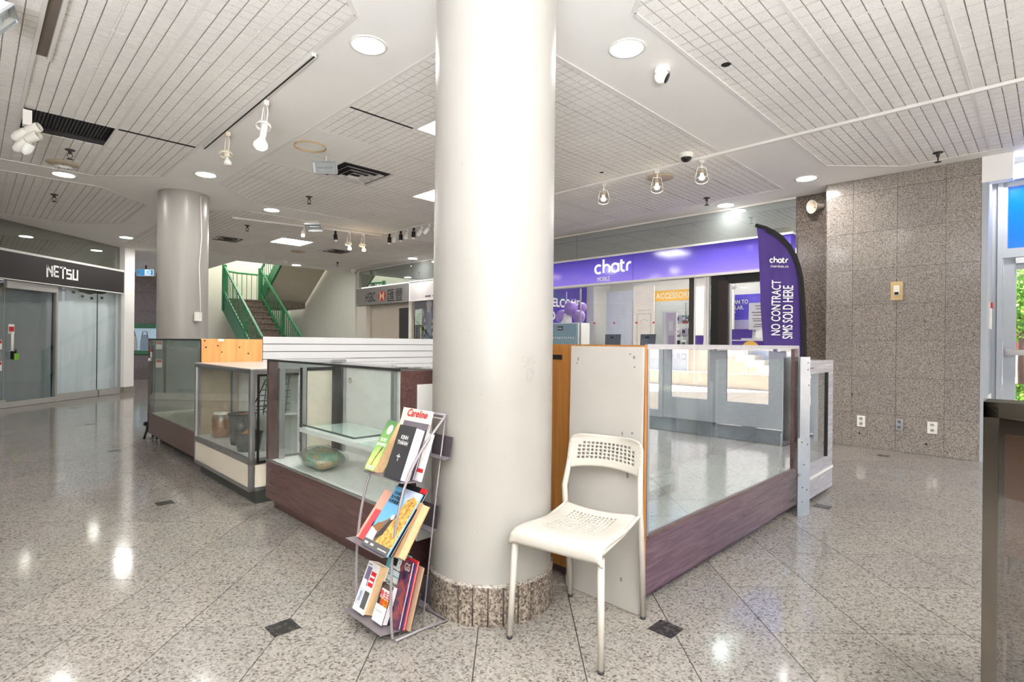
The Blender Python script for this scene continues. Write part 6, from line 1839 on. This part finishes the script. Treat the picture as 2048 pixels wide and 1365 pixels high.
# smoke detectors near the stair
q, p = 7.55, 13.8
d = thing('smoke_detector', 'white smoke detector on the ceiling beside the bank sign', 'detector', (q, p, CZ))
mb = MB(); mb.lathe([(.09, 0), (.09, -.04), (.06, -.12), (.001, -.14)], (q, p, CZ), (0, 0, 1), 18); obj('body', mb, M['whiteplastic'], d)
q, p = 5.6, 13.7
d = thing('smoke_detector', 'tiny white detector on the ceiling above the upper stair flight', 'detector', (q, p, CZ))
mb = MB(); mb.lathe([(.06, 0), (.06, -.03), (.03, -.07), (.001, -.08)], (q, p, CZ), (0, 0, 1), 14); obj('body', mb, M['whiteplastic'], d)

# tracks


def track(a, b, label, dark=False, drop=0.0, w=.036):
    t_ = thing('lighting_track', label, 'track', ((a[0] + b[0]) / 2, (a[1] + b[1]) / 2, CZ - .03))
    mb = MB(); z = CZ - .016 - drop
    mb.bar((a[0], a[1], z), (b[0], b[1], z), w, .026); obj('rail', mb, M['tee'], t_)
    if dark:
        mb = MB(); d_ = Vector((b[0] - a[0], b[1] - a[1], 0)).normalized(); n_ = Vector((d_.y, -d_.x, 0))
        A_ = Vector((a[0], a[1], z)) + n_ * w * .5; B_ = Vector((b[0], b[1], z)) + n_ * w * .5
        mb.bar(A_, B_, .006, .018); mb.bar((a[0], a[1], z - .014), (b[0], b[1], z - .014), .012, .003); obj('slot', mb, M['blackmatt'], t_)
    return t_


track((1.675, 3.64), (1.70, 6.22), 'black slotted lighting track along the edge of the left ceiling panel', True)
tk = track((.30, 1.0), (.30, 6.28), 'pale double lighting track at the far left of the ceiling', w=.022)
mb = MB(); mb.bar((.385, 1.0, CZ - .016), (.385, 5.07, CZ - .016), .022, .026); obj('rail', mb, M['tee'], tk)
mb = MB(); mb.bar((.343, 1.0, CZ - .004), (.343, 5.07, CZ - .004), .062, .004); obj('gap', mb, plain('brown_gap', (120, 108, 98), .8), tk)
track((5.49, -2.0), (5.49, 4.85), 'long white lighting track crossing the right ceiling panels')
track((5.42, 7.1), (5.42, 8.75), 'white track behind the pillar carrying black and white spots')
track((3.0, 9.45), (5.45, 8.93), 'white track before the stairwell with mixed spot heads')


def bulb(mb, c, d, r, n=16):
    mb.lathe([(r * .42, 0), (r * .55, r * .6), (r * .98, r * 1.5), (r, r * 1.8), (r * .8, r * 2.1), (.001, r * 2.2)], c, d, n)


def gimbal(q, p, label, on, cream=False, big=False):
    s = thing('track_spotlight', label, 'spotlight', (q, p, CZ - .3))
    m_ = M['cream'] if cream else M['tee']
    z = CZ - .035
    mb = MB(); mb.box(q - .02, q + .02, p - .03, p + .03, z - .03, z + .01); obj('adapter', mb, m_, s)
    k = 1.0
    mb = MB()
    mb.tube(smooth([(q - .01, p - .055, z - .19), (q, p - .06, z - .10), (q, p - .03, z - .035), (q, p, z - .03), (q, p + .03, z - .035), (q, p + .06, z - .10), (q - .01, p + .055, z - .19)], 3), .006, 7)
    mb.tube([(q, p, z - .03), (q - .01, p - .02, z - .2)], .003, 5)
    obj('yoke', mb, m_, s)
    mb = MB(); c = Vector((q - .012, p, z - .20)); ax = Vector((-.25, -.25, -1)).normalized() if big else Vector((.0, -.3, -1)).normalized()
    mb.lathe([(.056, -.012), (.06, -.012), (.06, .014), (.056, .014), (.056, -.012)], c, ax, 22); obj('ring', mb, m_, s)
    mb = MB(); mb.lathe([(.001, -.03), (.022, -.03), (.026, .0), (.026, .11 if big else .03), (.02, .12 if big else .045)], c + Vector((0, -.03, 0)), ax, 16); obj('socket', mb, m_, s)
    mb = MB(); bulb(mb, c + Vector((0, -.03, 0)) + ax * (.115 if big else .045), ax, .052 if big else .034); obj('bulb', mb, M['bulb_on'] if on == 1 else M['bulb_warm'] if on == 2 else M['bulb_off'], s)
    if big:
        mb = MB(); bulb(mb, c + Vector((0, -.03, 0)) + ax * .108, ax, .050); obj('reflector', mb, M['bulb_off'], s)


gimbal(1.71, 4.62, 'white gimbal spotlight with reflector bulb on the black slotted track', 1, big=True)
gimbal(1.72, 5.58, 'cream gimbal lamp holder with an unlit round bulb on the slotted track', 0, cream=True)


def clearspot(q, p, label):
    s = thing('track_spotlight', label, 'spotlight', (q, p, CZ - .25))
    z = CZ - .03
    mb = MB(); mb.box(q - .015, q + .015, p - .02, p + .02, z - .03, z); mb.tube([(q, p, z - .03), (q, p, z - .08)], .006, 6); obj('adapter', mb, M['tee'], s)
    mb = MB(); mb.tube([(q - .05, p + .05, z - .20), (q - .03, p + .03, z - .08), (q + .03, p - .03, z - .08), (q + .05, p - .05, z - .20)], .004, 6); obj('yoke', mb, M['tee'], s)
    ax = Vector((-.35, -.2, -1)).normalized(); c = Vector((q, p, z - .11))
    mb = MB(); mb.lathe([(.03, 0), (.055, .03), (.068, .09), (.068, .13)], c, ax, 22); obj('clear_shade', mb, glassy('clear_shade', (238, 236, 232), .12, 1.0), s)
    mb = MB(); mb.lathe([(.064, .126), (.071, .126), (.071, .134), (.064, .134), (.064, .126)], c, ax, 22); obj('rim', mb, M['tee'], s)
    mb = MB(); mb.lathe([(.02, .0), (.024, .04), (.018, .05)], c, ax, 12); obj('socket', mb, M['beigemetal'], s)
    mb = MB(); bulb(mb, c + ax * .05, ax, .030); obj('bulb', mb, M['bulb_on'], s)


for q, p, l in ((5.50, 2.67, 'clear glass spotlight under the dome camera on the long right track'), (5.50, 3.20, 'clear glass spotlight in front of the tan cover plate on the right track'), (5.50, 3.93, 'clear glass spotlight nearest the pillar on the right track')): clearspot(q, p, l)


def canspot(q, p, z, label, mat, tilt, lit=0):
    s = thing('track_spotlight', label, 'spotlight', (q, p, z - .12))
    ax = Vector(tilt).normalized(); c = Vector((q, p, z - .06))
    mb = MB(); mb.box(q - .012, q + .012, p - .02, p + .02, z - .05, z); obj('adapter', mb, mat, s)
    mb = MB(); mb.lathe([(.001, 0), (.034, 0), (.036, .10), (.03, .105)], c, ax, 14); obj('can', mb, mat, s)
    mb = MB(); mb.lathe([(.03, .10), (.028, .125), (.001, .135)], c, ax, 14); obj('bulb', mb, M['bulb_on'] if lit == 1 else M['bulb_warm'] if lit == 2 else M['bulb_off'], s)


zt = CZ - .03
canspot(4.08, 9.22, zt, 'white angled spot, first on the track before the stairwell', M['tee'], (-.3, -.5, -1), 1)
canspot(4.62, 9.12, zt, 'black can spot, alone on the track before the stairwell', M['black'], (0, -.1, -1), 0)
gimbal(4.85, 9.06, 'white gimbal spot beside the warm lit bulb', 1)
gimbal(5.10, 9.0, 'warm orange lit bulb glowing under the far track', 2)
for i, (p, m_, t_, l) in enumerate(((8.62, 'black', (0, 0, -1), 'first black can spot from the stairwell on the track behind the pillar'), (8.42, 'tee', (-.2, .1, -1), 'white can spot between the two left black ones behind the pillar'), (8.25, 'black', (0, 0, -1), 'second black can spot on the track behind the pillar'), (8.05, 'tee', (-.4, -.2, -1), 'white spot right of the second black can'), (7.85, 'black', (0, .1, -1), 'third black can spot on the track behind the pillar'), (7.62, 'tee', (-.5, .3, -1), 'white spot third from the pillar edge'), (7.42, 'tee', (-.6, .4, -1), 'white spot second from the pillar edge'), (7.20, 'tee', (-.6, -.4, -1), 'white spot right at the pillar edge'))):
    canspot(5.42, p, zt, l, M[m_], t_, 0)
# cluster on far left track
cl = thing('track_spotlight', 'cluster of four stacked white can spots on the far left track', 'spotlight', (.34, 6.35, CZ - .3))
mb = MB(); mb.box(.31, .37, 6.28, 6.36, CZ - .16, CZ - .03); obj('adapter', mb, M['tee'], cl)
for k, (dz, t_) in enumerate(((.20, (-.55, .55, -.42)), (.20, (.7, -.6, .4)), (.285, (-.4, .5, -.4)), (.27, (.6, -.6, .35)))):
    c_ = Vector((.345, 6.33, CZ - dz)); ax = Vector(t_).normalized()
    mb = MB(); mb.lathe([(.036, 0), (.040, .02), (.042, .09), (.038, .105)], c_, ax, 16); mb.lathe([(.001, 0), (.036, 0)], c_, ax, 16); obj('can', mb, M['whiteplastic'], cl)
    if t_[2] < 0: mb = MB(); mb.lathe([(.037, .10), (.034, .13), (.018, .15), (.001, .155)], c_, ax, 14); obj('bulb', mb, M['bulb_off'], cl)
mb = MB(); mb.lathe([(.001, -.05), (.03, -.03), (.04, 0), (.042, .06)], (.34, 6.35, CZ - .36), Vector((.3, -.3, .8)), 14); obj('bulb', mb, M['bulb_off'], cl)


def flood(q, p, z, look, label, w, h):
    s = thing('floodlight', label, 'floodlight', (q, p, z))
    L_ = Vector(look).normalized(); sd = L_.cross(Vector((0, 0, 1))).normalized(); u_ = sd.cross(L_)
    c_ = Vector((q, p, z))
    mb = MB()
    f4 = [c_ + sd * a * w / 2 + u_ * b * h / 2 for a, b in ((-1, -1), (1, -1), (1, 1), (-1, 1))]
    b4 = [c_ - L_ * .10 + sd * a * w * .28 + u_ * b * h * .28 for a, b in ((-1, -1), (1, -1), (1, 1), (-1, 1))]
    mb.add(f4 + b4, [(0, 1, 5, 4), (1, 2, 6, 5), (2, 3, 7, 6), (3, 0, 4, 7), (7, 6, 5, 4)]); obj('housing', mb, M['tee'], s)
    mb = MB()
    for i in range(4): mb.bar(f4[i], f4[(i + 1) % 4], .012, .012)
    obj('bezel', mb, M['steel'], s)
    mb = MB(); mb.add([v + L_ * .003 for v in f4], [(0, 1, 2, 3)]); obj('lens', mb, M['doorglass'], s)
    mb = MB(); i4 = [c_ - L_ * .03 + sd * a * w * .42 + u_ * b * h * .42 for a, b in ((-1, -1), (1, -1), (1, 1), (-1, 1))]; mb.add(i4, [(0, 1, 2, 3)]); mb.bar(c_ - sd * w * .3 - L_ * .02, c_ + sd * w * .3 - L_ * .02, .012, .012); obj('reflector', mb, M['steel'], s)
    mb = MB(); mb.tube([c_ - L_ * .06 + u_ * h * .3, Vector((q, p, z + h * .9)) - L_ * .06, Vector((q - L_.x * .06, p - L_.y * .06, CZ))], .008, 8); obj('stem', mb, M['tee'], s)


flood(2.68, 5.55, 3.06, (-.62, -.62, -.35), 'white floodlight with clear glass face in front of the air diffuser', .26, .12)
flood(4.05, 8.75, 3.09, (-.3, -.3, -1), 'white floodlight hung flat near the track before the stairwell', .26, .20)
flood(.12, 4.14, 2.96, (.70, -.10, -.55), 'white floodlight cropped by the top left corner', .20, .16)

# ================================================================ WALL FITTINGS ON THE GRANITE
hn = thing('horn_speaker', 'cream horn loudspeaker mounted where the granite wall meets the recess', 'loudspeaker', (7.8, 2.22, 3.0))
ax = Vector((-.75, .45, -.12)).normalized(); c = Vector((7.76, 2.19, 3.01))
mb = MB(); mb.lathe([(.03, -.09), (.035, -.03), (.05, .02), (.085, .085), (.088, .09), (.08, .088), (.045, .02), (.02, -.02), (.001, -.02)], c, ax, 24); obj('horn', mb, M['cream'], hn)
mb = MB(); mb.lathe([(.001, -.02), (.018, -.015), (.02, .03), (.001, .04)], c, ax, 14); obj('driver', mb, M['beigemetal'], hn)
mb = MB(); mb.tube([c - ax * .09, Vector((7.86, 2.19, 3.02))], .018, 8); obj('bracket', mb, M['beigemetal'], hn)
th = thing('wall_control', 'tan plate with a small white thermostat on the granite wall', 'thermostat', (7.51, 1.28, 1.84))
mb = MB(); mb.box(7.505, 7.518, 1.225, 1.340, 1.735, 1.945); obj('backplate', mb, M['brassplate'], th)
mb = MB(); mb.box(7.490, 7.506, 1.255, 1.310, 1.79, 1.90); obj('body', mb, M['whiteplastic'], th)
mb = MB(); mb.box(7.488, 7.491, 1.262, 1.303, 1.795, 1.825); obj('display', mb, M['ink'], th)
for p, w_, m_, l in ((1.62, .042, 'whiteplastic', 'white double wall outlet, nearest the display cases'), (1.245, .034, 'steel', 'grey metal double outlet in the middle of the granite wall'), (.945, .044, 'whiteplastic', 'white double wall outlet, nearest the glass doors')):
    o_ = thing('wall_outlet', l, 'outlet', (7.51, p, .3))
    mb = MB(); mb.box(7.500, 7.518, p - w_, p + w_, .245, .375); pl_ = obj('plate', mb, M[m_], o_)
    for z in (.28, .34):
        mb = MB(); mb.lathe([(0, 0), (.018, 0), (.018, .003)], (7.500, p, z), (-1, 0, 0), 14); obj('socket', mb, M['whiteplastic'] if m_ == 'whiteplastic' else M['chrome'], pl_)
        mb = MB(); mb.box(7.494, 7.497, p - .009, p - .006, z, z + .01); mb.box(7.494, 7.497, p + .006, p + .009, z, z + .01); obj('slot', mb, M['ink'], pl_)
mb = MB()
for p, z in ((1.64, .16), (1.0, .12), (1.72, .62)): mb.lathe([(0, 0), (.012, 0), (.010, .002)], (7.518, p, z), (-1, 0, 0), 10)
obj('drill_hole', mb, M['blackmatt'], wall_r)
